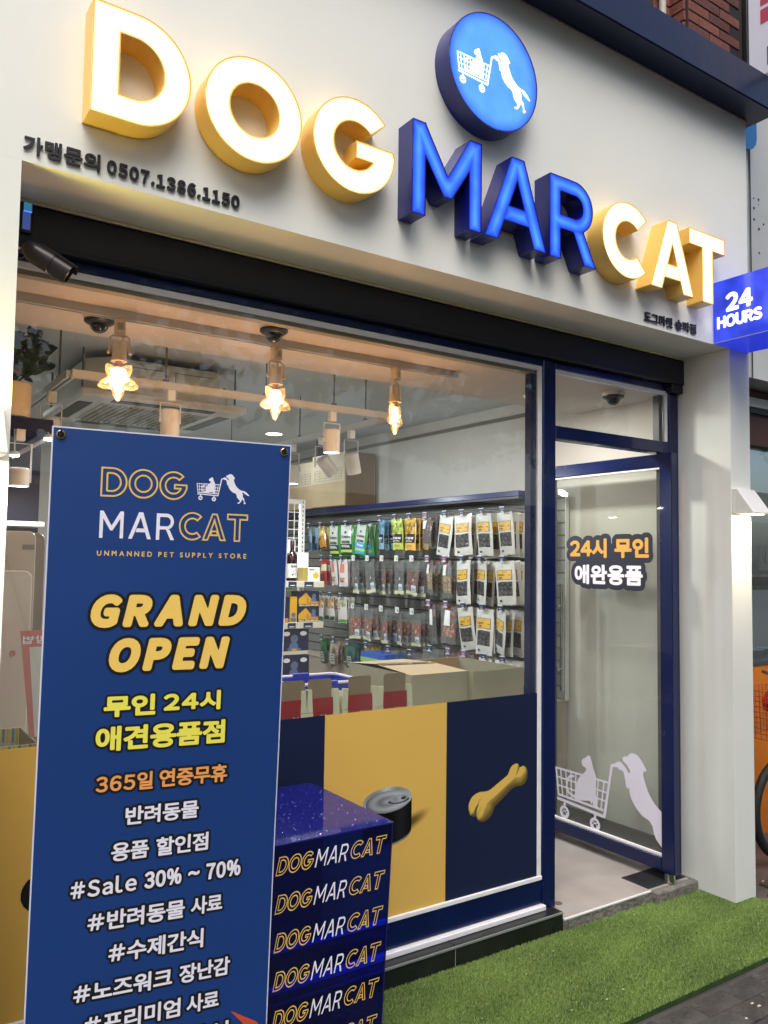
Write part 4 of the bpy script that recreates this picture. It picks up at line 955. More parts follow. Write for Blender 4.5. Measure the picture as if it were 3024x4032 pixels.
def spot(x, y, zt, zb, lab, tilt=(0, 0), on=True, power=3.5, tz=2.30):
    t = thing('track_spotlight', lab, 'spotlight', (x, y, tz), group='cylinder spotlights on the hanging tracks')
    H = (zt - zb); dz = zt - tz
    R = Matrix.Rotation(tilt[0], 3, 'X') @ Matrix.Rotation(tilt[1], 3, 'Y'); c = Vector((0, 0, dz - .0))
    b = B(); b.box(-.018, .018, -.016, .016, -.05, -.0005); b.build('track_adapter', WPLA, t, local=True, bev=.002)
    b = B(); b.tube([(-.046, 0, dz - .06), (-.046, 0, -.06), (.046, 0, -.06), (.046, 0, dz - .06)], .004, 6); b.build('yoke', WPLA, t, local=True)
    b = B(); b.ring([(.036, 0), (.042, -.006), (.042, -H), (.039, -H), (.039, -H + .01)], tuple(c), 'Z', 24, rot=R); b.build('lamp_head', WPLA, t, local=True, smooth=True)
    if on:
        b = B(); b.ring([(.0385, -H + .006), (.0385, -H + .002)], tuple(c), 'Z', 24, rot=R); b.build('lit_lens', MATS.get('cool_led') or M_emit('cool_led', (.86, .93, 1.0), 12.0), t, local=True)
        l = bpy.data.lights.new('spot_beam', 'AREA'); l.shape = 'DISK'; l.size = .07; l.energy = power; l.color = (.90, .95, 1.0)
        lo = bpy.data.objects.new('spot_beam', l); COL.objects.link(lo); lo.parent = t; lo.location = c + R @ Vector((0, 0, -H - .004)); lo.rotation_euler = R.to_euler()
    return t
spot(1.230, .85, 2.212, 2.090, 'lit white spotlight above the left half of the banner top edge')
spot(2.070, .85, 2.208, 2.090, 'lit white spotlight between the middle and right star bulbs')
spot(2.45, 1.28, 2.165, 2.045, 'unlit white spotlight tilted away right of the lit one', tilt=(.15, -.30), on=False)
spot(2.45, 2.00, 2.16, 2.040, 'lit spotlight peeping out right of the banner top corner', power=7)
spot(2.45, 2.75, 2.16, 2.040, 'lit spotlight at the far end of the right hanging track', tilt=(0, -.5), power=7)
spot(.80, 1.22, 2.175, 2.075, 'lit spotlight just left of the banner top corner', power=3)
spot(.80, 2.05, 2.16, 2.075, 'lit spotlight low at the left edge of the window', power=7)
spot(.80, 2.62, 2.13, 2.01, 'white cylinder spotlight lowest at the left of the window', power=7)
spot(2.45, 1.62, 2.17, 2.05, 'lit spotlight aimed at the hanging products', tilt=(0, -.75), power=7)
def dome(x, y, lab):
    t = thing('dome_camera', lab, 'camera', (x, y, 2.4515), group='dome cameras on the dropped ceiling')
    b = B(); b.ring([(.058, 0), (.058, -.020)], (0, 0, 0), 'Z', 32); b.build('base', WPLA, t, local=True, smooth=True)
    b = B(); b.ring([(.055, -.0205), (.055, -.028), (.045, -.036), (.036, -.038)], (0, 0, 0), 'Z', 32); b.build('collar', BLACK, t, local=True, smooth=True)
    b = B(); b.ring([(.034 * math.cos(PI / 2 * k / 8) + 1e-4, -.038 - .032 * math.sin(PI / 2 * k / 8)) for k in range(9)], (0, 0, 0), 'Z', 24, cap=False); b.build('dome', M_glass('smoked_dome', (.45, .45, .45), 1.5) if 'smoked_dome' not in MATS else MATS['smoked_dome'], t, local=True, smooth=True)
    b = B(); b.ring([(.022, -.040), (.024, -.050), (.014, -.060)], (0, 0, 0), 'Z', 16); b.build('lens', BLACK, t, local=True, smooth=True)
    b = B(); b.ring([(.004, 0), (.004, .002)], (-.02, -.0595, -.010), 'Y', 10); b.build('screw', BLACK, t, local=True)
dome(.790, .395, 'black dome camera beside the leftmost star bulb')
dome(1.375, .115, 'black dome camera above the middle star bulb')
dome(3.370, .150, 'black dome camera above the doorway transom')
ac = thing('air_conditioner', 'white ceiling cassette air conditioner hanging in the shop', 'air conditioner', (1.45, 1.85, 2.33))
ACW = M('appliance_white', (206, 206, 198), .45)
b = B(); b.prism([(1.02, 1.55), (1.12, 1.45), (1.70, 1.45), (1.80, 1.55), (1.80, 2.15), (1.70, 2.25), (1.12, 2.25), (1.02, 2.15)], 2.385, 2.560, 'XY'); b.build('casing', ACW, ac, bev=.006)
b = B(); b.box(.97, 1.85, 1.40, 2.28, 2.338, 2.384); b.build('front_panel', ACW, ac, bev=.012)
b = B(); b.box(1.12, 1.70, 1.55, 2.13, 2.334, 2.3375); b.build('grille_frame', M('grille_frame', (190, 190, 182), .5), ac)
for i in range(18):
    b = B(); x = 1.14 + i * .0315; b.box(x, x + .014, 1.57, 2.11, 2.328, 2.3335); b.build('grille_slat', M('grille_slat', (150, 148, 136), .5), ac)
for c_ in ((1.14, 1.68, 1.43, 1.50), (1.14, 1.68, 2.18, 2.25), (1.0, 1.07, 1.57, 2.11), (1.75, 1.82, 1.57, 2.11)):
    b = B(); b.box(c_[0], c_[1], c_[2], c_[3], 2.3345, 2.3378); b.build('air_outlet', M('outlet_dark', (52, 54, 50), .5), ac)
for x0 in (1.20, 1.46):
    b = B()
    for a in ((x0, x0 + .20, 1.4485, 1.4498, 2.520, 2.523), (x0, x0 + .003, 1.4485, 1.4498, 2.45, 2.52)): b.box(*a)
    b.build('casing_groove', M('groove_grey', (96, 98, 94), .6), ac)
b = B(); b.ring([(.02, -.001), (.02, 0)], (1.755, 1.498, 2.47), 'Y', 20); b.build('casing_cap', M('groove_grey', (96, 98, 94), .6), ac)
for x, y in ((1.0, 1.5), (1.82, 1.5), (1.0, 2.2), (1.82, 2.2)):
    b = B(); b.tube([(x, y, 2.38), (x, y, 2.6)], .005, 6); b.build('hanger_rod', M('rod_grey', (92, 92, 90), .5), ac)
t = thing('ceiling_light', 'round white downlight in the shop ceiling near the doorway', 'ceiling light', (3.1, .45, 2.451))
b = B(); b.ring([(.07, 0), (.07, -.006), (.058, -.007)], (0, 0, 0), 'Z', 28, cap=True); b.build('trim_ring', WPLA, t, local=True)
b = B(); b.ring([(.056, -.0075), (.056, -.0085)], (0, 0, 0), 'Z', 28); b.build('diffuser', M_emit('downlight', (1, .96, .9), 7.0), t, local=True)
l = bpy.data.lights.new('down_beam', 'AREA'); l.shape = 'DISK'; l.size = .11; l.energy = 10.0; l.color = (1, .95, .86); lo = bpy.data.objects.new('down_beam', l); COL.objects.link(lo); lo.parent = t; lo.location = (0, 0, -.010)
for x, y in ((1.5, 3.2), (3.0, 3.4), (.6, 3.6), (2.2, 4.6)):
    t = thing('ceiling_light', 'round white downlight in the shop ceiling %s' % {(1.5, 3.2): 'behind the air conditioner', (3.0, 3.4): 'over the hanging products', (.6, 3.6): 'above the far left shelves', (2.2, 4.6): 'near the back wall'}[(x, y)], 'ceiling light', (x, y, 2.599))
    b = B(); b.ring([(.08, 0), (.08, -.006)], (0, 0, 0), 'Z', 24); b.build('trim_ring', WPLA, t, local=True)
    b = B(); b.ring([(.066, -.0065), (.066, -.0080)], (0, 0, 0), 'Z', 24); b.build('diffuser', MATS['downlight'], t, local=True)
    l = bpy.data.lights.new('down_beam', 'AREA'); l.shape = 'DISK'; l.size = .12; l.energy = 4; l.color = (.95, .97, 1); lo = bpy.data.objects.new('down_beam', l); COL.objects.link(lo); lo.parent = t; lo.location = (0, 0, -.010)
# ------------------------------------------------------------------ slat wall with shelf header
slw = thing('slat_wall', 'grey grooved slat wall covering the right side of the shop', 'display wall', (3.68, 2.7, .74))
SLAT = M('slat_board', (132, 132, 127), .55, noise=(3, .05)); GRV = M('slat_groove', (58, 58, 56), .6)
b = B(); b.box(3.672, 3.684, .765, 4.6, .735, 1.955); b.build('groove_backing', GRV, slw)
for i in range(16):
    b = B(); b.box(3.655, 3.6715, .762, 4.6, .742 + i * .0755, .742 + i * .0755 + .066); b.build('slat', SLAT, slw, bev=.002)
b = B(); b.box(3.655, 3.683, .757, .7615, .735, 1.955); b.build('edge_trim', M('white_metal_trim', (222, 222, 220), .35), slw)
cab = thing('base_cabinet', 'low beige cabinet running under the slat wall', 'cabinet', (3.6, 2.6, 0))
b = B(); b.box(3.50, 3.684, .775, 4.6, -.03, .725); b.build('cabinet_body', M('cabinet_beige', (178, 164, 146), .6, noise=(3, .06)), cab, bev=.003)
b = B(); b.box(3.49, 3.684, .770, 4.6, .7255, .737); b.build('cabinet_top', M('cabinet_top', (196, 184, 166), .5), cab, bev=.002)
hd = thing('display_header', 'long glossy blue header box along the top of the slat wall', 'shelf header', (3.57, 2.7, 1.95))
b = B(); b.box(3.45, 3.684, .95, 4.6, 1.957, 1.992); b.build('header_box', M('header_blue', (8, 22, 92), .25, spec=.4, coat=.2), hd, bev=.003)
b = B(); b.box(3.46, 3.50, .96, 4.59, 1.945, 1.9565); b.build('lower_lip', M('header_lip', (60, 66, 76), .4), hd)

# ------------------------------------------------------------------ hanging pouches
def P_(u, v, W, H, T, s):
    """point of the pillow surface; u 0..1 across, v 0..1 downwards; local x right, y away from the viewer"""
    e = (max(0, math.sin(PI * min(max(u, 0), 1)))) ** .6 * (max(0, math.sin(PI * min(max((v - .08) / .92, 0), 1)))) ** .55
    wob = .002 * math.sin(9 * v + s * 2.1) * math.sin(7 * u + s)
    wx = 1 + .03 * math.sin(5 * v + s) - .03 * e
    return ((u - .5) * W * wx + .003 * math.sin(4 * v + s), -T * .5 * e - wob * 1.2, .016 - v * H + .003 * math.sin(5 * u + s))
def pouch_patch(name, W, H, T, s, u0, u1, v0, v1, off, mat, parent, nu=5, nv=6, both=False):
    q = B(); rows = [(i, j) for j in range(nv + 1) for i in range(nu + 1)]
    for i, j in rows:
        p = P_(u0 + (u1 - u0) * i / nu, v0 + (v1 - v0) * j / nv, W, H, T, s); q.v.append((p[0], p[1] - off, p[2]))
    for j in range(nv):
        for i in range(nu): a = j * (nu + 1) + i; q.f.append((a, a + nu + 1, a + nu + 2, a + 1)); q.mi.append(0)
    if both:
        n = len(q.v)
        for i, j in rows:
            p = P_(i / nu, j / nv, W, H, T, s); q.v.append((p[0], -p[1] * .6 + .0006, p[2]))
        for j in range(nv):
            for i in range(nu): a = n + j * (nu + 1) + i; q.f.append((a, a + 1, a + nu + 2, a + nu + 1)); q.mi.append(0)
    return q.build(name, mat, parent, local=True, smooth=True)
def film_mat(name, rgb, rough=.28, coat=.6): return M(name, rgb, rough, coat=coat, bump=(26, .35))
def stuffing(name, c1, c2, sc=60):
    m = M(name, c1, .45, coat=.3, bump=(sc, .9)); nt = m.node_tree; bs_ = nt.nodes['Principled BSDF']
    tc = nt.nodes.new('ShaderNodeTexCoord'); v = nt.nodes.new('ShaderNodeTexNoise'); v.inputs['Scale'].default_value = sc; v.inputs['Detail'].default_value = 3
    nt.links.new(tc.outputs['Object'], v.inputs['Vector']); cr = nt.nodes.new('ShaderNodeValToRGB')
    cr.color_ramp.elements[0].position = .42; cr.color_ramp.elements[0].color = (*lin(c1), 1); cr.color_ramp.elements[1].position = .60; cr.color_ramp.elements[1].color = (*lin(c2), 1)
    nt.links.new(v.outputs[0], cr.inputs[0]); nt.links.new(cr.outputs[0], bs_.inputs['Base Color']); return m
CLR, cnt_, cout = mat_nodes('clear_pouch_film')
_t = cnt_.nodes.new('ShaderNodeBsdfTransparent'); _t.inputs[0].default_value = (.86, .87, .86, 1); _g = cnt_.nodes.new('ShaderNodeBsdfGlossy'); _g.inputs['Roughness'].default_value = .12
_d = cnt_.nodes.new('ShaderNodeBsdfDiffuse'); _d.inputs[0].default_value = (.55, .56, .55, 1); _f = sym_fresnel(cnt_, 1.6)
_n = cnt_.nodes.new('ShaderNodeTexNoise'); _n.inputs['Scale'].default_value = 40; _tc = cnt_.nodes.new('ShaderNodeTexCoord'); cnt_.links.new(_tc.outputs['Object'], _n.inputs[0]); _b = cnt_.nodes.new('ShaderNodeBump'); _b.inputs['Strength'].default_value = .8; _b.inputs['Distance'].default_value = .01; cnt_.links.new(_n.outputs[0], _b.inputs['Height']); cnt_.links.new(_b.outputs[0], _g.inputs['Normal']); cnt_.links.new(_b.outputs[0], _f.inputs['Normal'])
_m = cnt_.nodes.new('ShaderNodeMixShader'); _m.inputs[0].default_value = .13; cnt_.links.new(_t.outputs[0], _m.inputs[1]); cnt_.links.new(_d.outputs[0], _m.inputs[2])
_m2 = cnt_.nodes.new('ShaderNodeMixShader'); cnt_.links.new(_f.outputs[0], _m2.inputs[0]); cnt_.links.new(_m.outputs[0], _m2.inputs[1]); cnt_.links.new(_g.outputs[0], _m2.inputs[2]); cnt_.links.new(_m2.outputs[0], cout.inputs[0])
WF = film_mat('white_pouch_film', (206, 206, 200)); LY = M('pouch_label_yellow', (218, 172, 54), .4); LN = M('pouch_label_border', (44, 46, 60), .4)
DK = stuffing('dark_jerky', (24, 22, 22), (84, 80, 78), 70); DKR = stuffing('brown_jerky', (54, 22, 20), (120, 66, 54), 60)
TAN = stuffing('tan_chews', (140, 92, 48), (236, 206, 150), 70); ORG = stuffing('orange_jerky', (120, 50, 34), (224, 130, 92), 42); MIX = stuffing('mixed_chews', (40, 56, 44), (196, 76, 60), 30); GRY = stuffing('grey_chews', (50, 50, 46), (112, 108, 100), 40)
MAR_ = stuffing('maroon_jerky', (44, 16, 22), (78, 40, 44), 30); PNK = stuffing('pink_jerky', (160, 86, 70), (222, 164, 138), 50)
BAR = M('barcode_ink', (40, 44, 50), .5); LBW = M('paper_label_white', (226, 228, 226), .5); CREAM = M('cream_card', (214, 214, 176), .55); REDH = M('red_card_header', (156, 24, 32), .4)
def txt(text, parent, W, H, T, s, u0, u1, v0, v1, m, dil=.0006, **kw):
    f = lambda a, b_, w: (lambda p: (p[0], p[1] - .0016 - w, p[2]))(P_(a, -b_, W, H, T, s))
    # the line is laid out in u,v and wrapped on the pillow
    return put_text(text, (u0, u1, -v1, -v0), m, parent, f, dil=dil / W, res=26, local=True, **kw)
def prot(kind, s):
    """one pouch of each look"""
    S = {'white': (.145, .275, .020), 'green': (.172, .258, .040), 'mint': (.165, .250, .040), 'blue': (.118, .225, .030), 'lime': (.112, .225, .030), 'amber': (.112, .225, .030),
         'meat': (.130, .215, .030), 'clear': (.135, .255, .018), 'mixed': (.135, .255, .018), 'orange': (.140, .240, .018), 'chew': (.115, .235, .026), 'bigchew': (.150, .260, .034), 'maroon': (.125, .270, .026), 'pink': (.135, .250, .026),
         'ice': (.125, .200, .030), 'gold': (.100, .190, .040), 'red': (.095, .210, .022), 'rosy': (.105, .215, .022), 'nutty': (.105, .205, .022), 'leafy': (.105, .205, .022), 'camo': (.120, .200, .03), 'forest': (.110, .200, .03), 'navygreen': (.120, .200, .03), 'yellowblack': (.125, .205, .03)}
    W, H, T = S[kind]; t = thing('treat_pouch', 'x', 'pouch', (0, 0, 0), -PI / 2)
    def body(m): return pouch_patch('pouch_body', W, H, T, s, 0, 1, 0, 1, 0, m, t, 6, 8, both=True)
    def pt(n, u0, u1, v0, v1, m, off=.0008, nu=4, nv=3): return pouch_patch(n, W, H, T, s, u0, u1, v0, v1, off, m, t, nu, nv)
    if kind == 'white':
        body(WF); pt('label_border', .09, .86, .205, .430, LN); lbl = pt('label', .115, .835, .215, .420, LY, .0013); pt('clear_window', .10, .86, .475, .80, DK, .0012, 5, 5)
        pt('printed_mark', .16, .30, .885, .93, LN, .001); pt('label_emblem', .38, .62, .232, .268, M('label_emblem', (170, 160, 120), .4), .0018); pt('label_text', .16, .45, .300, .312, LN, .0018, 3, 1); pt('label_text', .16, .52, .325, .336, LN, .0018, 3, 1); pt('label_text', .2, .36, .370, .398, LN, .0018, 3, 1); pt('label_text', .68, .80, .315, .330, LN, .0018, 2, 1)
        for o_ in list(t.children):
            if o_.name.startswith(('label_text', 'label_emblem')): o_.parent = lbl
    elif kind in ('green', 'mint'):
        body(film_mat('green_pouch_film', (44, 140, 48))); pt('front_panel', .17, .87, .0, .60, film_mat('silver_panel', (208, 210, 206)), .001, 5, 5)
        band = M('dark_green_band', (20, 62, 42), .4) if kind == 'green' else M('sky_band', (60, 160, 214), .4)
        pt('colour_band', .13, .90, .60, .79, band, .001); pt('lime_band', .13, .90, .79, .87, M('lime_band', (190, 208, 84), .4), .001); pt('bottom_band', .13, .90, .87, .965, M('dark_green_band', (20, 62, 42), .4) if kind == 'green' else band, .001)
        pt('chew_picture', .25, .82, .50, .585, stuffing('green_chew', (40, 60, 40), (130, 140, 100), 50), .0016)
        txt('Greenies', t, W, H, T, s, .22, .84, .315, .425, M('dark_green_ink', (34, 50, 42), .5), wide=False, gap=.04)
        if kind == 'green': txt('ORIGINAL', t, W, H, T, s, .24, .80, .640, .715, INK_W, gap=.1)
        else: txt('Fresh', t, W, H, T, s, .34, .78, .640, .715, INK_W, wide=False, gap=.05)
        pt('leaf_mark', .46, .60, .20, .27, M('dark_green_ink', (34, 50, 42), .5), .0016)
    elif kind in ('blue', 'lime', 'amber'):
        c = {'blue': (128, 184, 222), 'lime': (196, 214, 74), 'amber': (232, 184, 74)}[kind]
        body(film_mat(kind + '_pouch_film', c)); pt('picture_panel', .06, .94, .08, .50, stuffing(kind + '_picture', tuple(int(v * .55) for v in c), tuple(min(255, int(v * 1.05)) for v in c), 30), .001, 5, 5)
        pt('black_band', .05, .95, .50, .78, INK_K, .001); pt('round_mark', .12, .30, .50, .57, M('brick_orange', (196, 86, 50), .5), .0016)
        txt('이보약', t, W, H, T, s, .12, .86, .590, .680, INK_W); pt('fine_print', .15, .75, .715, .735, LBW, .0016, 3, 1); pt('small_picture', .25, .70, .84, .91, M('faint_print', (170, 150, 110), .5), .0014)
    elif kind in ('meat', 'clear', 'mixed', 'orange', 'chew', 'bigchew', 'maroon', 'pink'):
        st = {'meat': DKR, 'clear': GRY, 'mixed': MIX, 'orange': ORG, 'chew': TAN, 'bigchew': TAN, 'maroon': MAR_, 'pink': PNK}[kind]
        lo = {'meat': (.12, .88), 'clear': (.30, .86), 'mixed': (.30, .88), 'orange': (.32, .86), 'chew': (.30, .86), 'bigchew': (.42, .86), 'maroon': (.30, .82), 'pink': (.42, .82)}[kind]
        pouch_patch('contents', W, H, T, s, .10, .90, lo[0], lo[1], -.006, st, t, 7, 7); body(CLR)
        if kind in ('clear', 'mixed', 'orange'):
            pt('card_base', .02, .98, .90, .995, CREAM, .001, 6, 2); pt('price_label', .56, .90, .70, .885, M('bluish_label', (196, 212, 218), .5), .0015)
            for k in range(6): pt('barcode', .60 + k * .045, .60 + k * .045 + .02, .78, .86, BAR, .0020, 1, 1)
            pt('printed_stroke', .62, .68, .52, .58, INK_W, .0018, 1, 1)
        else:
            pt('card_header', .32, .66, .0, .12, REDH, .0012); pt('long_label', .30 if kind != 'meat' else .25, .66, .12, .52 if kind in ('maroon', 'pink') else .40, LBW, .0015); 
            if kind in ('maroon', 'pink'): pt('red_seal', .70, .82, .22, .29, M('red_seal', (190, 34, 46), .4), .0015, 2, 2)
    elif kind == 'ice':
        body(film_mat('ice_pouch_film', (150, 184, 196))); pt('dome_picture', .22, .72, .38, .72, M('deep_blue_ink', (30, 90, 150), .4), .001); pt('dome_base', .05, .95, .66, .96, M('deep_blue_ink', (30, 90, 150), .4), .0011); pt('bowl_mark', .36, .66, .60, .68, LN, .0016)
    elif kind == 'gold':
        body(film_mat('gold_pouch_film', (214, 188, 110))); pt('amber_panel', .05, .95, .42, .93, M('amber_ink', (206, 140, 40), .4), .001); pt('bowl_mark', .30, .62, .52, .60, LN, .0016); pt('dark_base', .04, .96, .93, .99, INK_K, .0012)
    elif kind == 'red':
        body(film_mat('red_pouch_film', (196, 40, 40))); pt('cream_card', .30, 1.0, .20, .46, CREAM, .002); pt('dark_window', .15, .85, .55, .88, M('dark_red_ink', (110, 26, 30), .4), .001)
    elif kind == 'rosy':
        body(film_mat('pale_pouch_film', (216, 210, 206))); pt('coral_panel', .22, .70, .16, .50, M('coral_ink', (214, 122, 104), .5), .001); pt('red_mark', .30, .46, .08, .15, M('red_seal', (190, 34, 46), .4), .001); pt('food_picture', .15, .75, .68, .86, stuffing('food_picture', (160, 90, 60), (226, 190, 160), 30), .001)
    elif kind == 'nutty':
        body(film_mat('pale_pouch_film', (216, 210, 206))); pt('food_picture', .04, .96, .05, .48, TAN, .001, 5, 5); pt('dark_panel', .04, .96, .82, .97, M('forest_ink', (30, 84, 46), .4), .001)
    elif kind == 'leafy':
        body(film_mat('pale_pouch_film', (216, 210, 206))); pt('food_picture', .10, .90, .05, .38, stuffing('pale_beans', (130, 134, 90), (206, 206, 180), 30), .001, 5, 5); pt('red_mark', .12, .28, .42, .48, M('red_seal', (190, 34, 46), .4), .001); pt('grass_band', .02, .98, .86, .97, M('grass_ink', (96, 160, 50), .4), .001)
    else:
        c = {'camo': ((96, 76, 66), (178, 160, 150)), 'forest': ((14, 66, 34), (36, 110, 60)), 'navygreen': ((30, 54, 96), (44, 112, 66)), 'yellowblack': ((60, 60, 24), (206, 174, 40))}[kind]
        body(stuffing(kind + '_pouch_film', c[0], c[1], 14)); pt('paper_label', .30, .74, .50, .90, M('greyed_label', (176, 180, 170), .5), .001); 
        for k in range(3): pt('label_text', .36, .68, .56 + k * .1, .60 + k * .1, LN, .0016, 2, 1)
    return t
KN = {'white': 'white pouch with yellow label', 'green': 'green dental chew pouch', 'mint': 'green and sky blue chew pouch', 'blue': 'pale blue pouch with black band', 'lime': 'lime pouch with black band', 'amber': 'orange pouch with black band',
      'meat': 'clear pouch of dark meat', 'clear': 'clear pouch of grey chews', 'mixed': 'clear pouch of mixed chews', 'orange': 'clear pouch of orange jerky', 'chew': 'narrow pouch of tan chews', 'bigchew': 'wide pouch of tan chews', 'maroon': 'clear pouch of maroon jerky', 'pink': 'clear pouch of pink jerky',
      'ice': 'icy blue pouch with dark blue dome', 'gold': 'gold and amber pouch', 'red': 'red pouch with cream card', 'rosy': 'white pouch with coral print', 'nutty': 'white pouch with nut picture', 'leafy': 'white pouch with green hem', 'camo': 'brown mottled pouch', 'forest': 'dark green pouch', 'navygreen': 'navy and green pouch', 'yellowblack': 'yellow and black pouch'}
ORD = ['nearest the door', 'second from the door', 'third from the door', 'fourth from the door', 'fifth from the door', 'sixth from the door', 'seventh from the door', 'eighth from the door', 'ninth from the door', 'tenth from the door', 'eleventh from the door', 'twelfth from the door', 'thirteenth from the door']
ROWS = [('top row', 1.872, [1.04, 1.235, 1.43, 1.61, 1.83, 2.02, 2.20, 2.40, 2.68, 2.89, 3.10, 3.30, 3.50], ['white'] * 4 + ['meat', 'amber', 'lime', 'blue', 'mint', 'green', 'green', 'gold', 'ice']),
        ('second row', 1.570, [1.04, 1.25, 1.43, 1.61, 1.80, 1.98, 2.17, 2.36, 2.56, 2.76, 2.95, 3.11, 3.27], ['white'] * 3 + ['bigchew', 'chew', 'mixed', 'clear', 'mixed', 'clear', 'clear', 'rosy', 'rosy', 'red']),
        ('third row', 1.268, [1.05, 1.225, 1.41, 1.59, 1.78, 1.97, 2.15, 2.36, 2.56, 2.76, 2.95, 3.12, 3.28], ['white'] * 3 + ['pink', 'maroon', 'orange', 'orange', 'orange', 'orange', 'orange', 'leafy', 'nutty', 'nutty']),
        ('bottom row', .962, [1.03, 1.20, 1.40, 1.56, 1.76, 1.99, 2.26, 2.56, 2.83, 3.05, 3.24], ['white', 'white', 'pink', 'pink', 'orange', 'clear', 'clear', 'yellowblack', 'navygreen', 'camo', 'forest'])]
protos = {}; TAGN = M('price_tag_navy', (40, 52, 88), .4); TAGW = M('price_tag_white', (214, 216, 214), .4); TAGP = M('price_tag_plum', (120, 84, 120), .4)
hookp = {}
def make_hook(kind):
    t = thing('display_hook', 'x', 'display hook', (0, 0, 0))
    b = B(); b.tube([(.262, 0, -.012), (.005, 0, -.004), (-.004, 0, .004)], .0022, 5); b.build('lower_wire', STEEL, t, local=True)
    b = B(); b.tube([(.262, 0, .020), (.0, 0, .016)], .0018, 5); b.build('upper_wire', STEEL, t, local=True)
    b = B(); b.box(.258, .266, -.012, .012, -.03, .03); b.build('hook_plate', GRV, t, local=True)
    m = {'n': TAGN, 'w': TAGW, 'p': TAGP}[kind]
    b = B(); b.box(-.004, -.001, -.023, .023, -.020, .022); b.build('price_tag', m, t, local=True)
    b = B(); b.box(-.0048, -.0041, -.023, .023, .017, .022); b.box(-.0048, -.0041, -.023, .023, -.020, -.016); b.build('tag_edge', LBW, t, local=True)
    b = B()
    if kind == 'w':
        b.box(-.0047, -.0041, -.016, -.002, -.010, -.006); b.box(-.0047, -.0041, -.008, .012, .008, .010); b.ring([(.005, -.0047), (.005, -.0041)], (0, -.012, .0), 'X', 8); b.build('tag_print', BAR, t, local=True)
    else:
        b.box(-.0047, -.0041, -.010, .010, .0, .002); b.box(-.0047, -.0041, -.014, .010, -.013, -.009); b.build('tag_print', LBW, t, local=True)
    return t
used_p, used_h = set(), set()
for ri, (rn, z, ys, kinds) in enumerate(ROWS):
    for ci, (y, kd) in enumerate(zip(ys, kinds)):
        zz = z - (.07 if rn == 'third row' and 5 <= ci <= 9 else 0) - (.05 if rn == 'bottom row' and ci >= 5 else 0) - (.025 if rn == 'top row' and ci >= 8 else 0)
        hk = 'w' if (rn in ('second row', 'third row') and 5 <= ci <= 9) else ('p' if kd in ('bigchew', 'chew', 'pink', 'maroon', 'meat') else 'n')
        tn = {'w': 'white', 'p': 'plum', 'n': 'navy'}[hk]; lab = 'steel hook with %s price tag, %s in the %s' % (tn, ORD[ci], rn)
        if hk not in hookp: hookp[hk] = make_hook(hk)
        if hk not in used_h: h = hookp[hk]; used_h.add(hk); h['label'] = lab; h.location = (3.400, y, zz)
        else: h = copy_tree(hookp[hk], (3.400, y, zz), lab)
        h['group'] = 'price tagged hooks on the slat wall'
        for k in range(4 if kd == 'white' else 3):
            v = (ci * 2 + k) % 3; key = (kd, v)
            if key not in protos: protos[key] = prot(kd, v * 2.3 + hash(kd) % 1 + len(protos) * .7)
            place = ['front', 'second', 'third', 'rearmost'][k]
            lb = '%s, %s on hook %s, %s' % (KN[kd], place, ORD[ci], rn)
            loc = (3.418 + k * .046 + random.uniform(-.006, .006), y + random.uniform(-.008, .008) - (.012 * k if kd == 'white' else 0), zz - .028 - .001 * k)
            rot = (random.uniform(-.04, .07), random.uniform(-.13, .13), -PI / 2 + random.uniform(-.38, .30)); scl = (random.uniform(.94, 1.05), random.uniform(.8, 1.5), random.uniform(.95, 1.04))
            if kd in ('green', 'mint'): rot = (rot[0], rot[1] * .5, -PI / 2 + random.uniform(.0, .25))
            if key not in used_p: p = protos[key]; used_p.add(key); p.location = loc; p.rotation_euler = rot; p.scale = scl; p['label'] = lb
            else: p = copy_tree(protos[key], loc, lb, rot, scl)
            p['group'] = 'treat pouches hanging on the slat wall'

# ------------------------------------------------------------------ cartons on the header
CARD = M('corrugated_card', (176, 156, 122), .75, noise=(4, .1), bump=(80, .1)); CARDD = M('brown_card', (132, 104, 70), .8, noise=(4, .12))
for (y0, y1, x0, z1, lab, tx) in ((2.86, 3.40, 3.37, 2.43, 'large pale carton on the header, nearest the window', '급여량'), (3.43, 3.96, 3.40, 2.40, 'large pale carton on the header, second from the window', '사료'), (4.0, 4.5, 3.38, 2.36, 'large pale carton on the header, farthest back', '간식')):
    t = thing('stored_carton', lab, 'carton', (3.52, (y0 + y1) / 2, 1.993), group='cartons stored on the header')
    b = B(); b.box(x0, 3.66, y0, y1, 1.994, z1); b.build('carton_body', CARD, t, bev=.004)
    b = B(); b.box(x0 - .002, x0 - .0005, y0 + .004, y1 - .004, 2.19, z1 - .003); b.build('top_flap', M('pale_card', (188, 176, 150), .75), t)
    cm2 = lambda a, b_, w: (x0 - .0024 - w, -a, b_)
    put_text(tx, (-(y1 - .05), -(y1 - .30), z1 - .07, z1 - .02), BAR, t, cm2, dil=.001, res=16)
    b = B()
    for k in range(5): b.box(x0 - .0032, x0 - .0024, y0 + .05, y1 - .05, 2.21 + k * .022, 2.2115 + k * .022)
    for k in range(6): yy = y0 + .05 + k * (y1 - y0 - .1) / 5; b.box(x0 - .0032, x0 - .0024, yy, yy + .0015, 2.21, 2.30)
    b.build('printed_table', BAR, t)
    b = B(); b.box(x0 + .01, 3.65, y0 - .0015, y0 - .0003, 1.996, z1 - .004); b.build('end_flap', CARDD, t)
t = thing('dark_post', 'dark brown upright post between the stored cartons', 'post', (3.45, 3.415, 1.993)); b = B(); b.box(3.42, 3.50, 3.402, 3.428, 1.993, 2.58); b.build('post_shaft', M('dark_brown_wood', (52, 42, 34), .6, noise=(6, .2)), t)

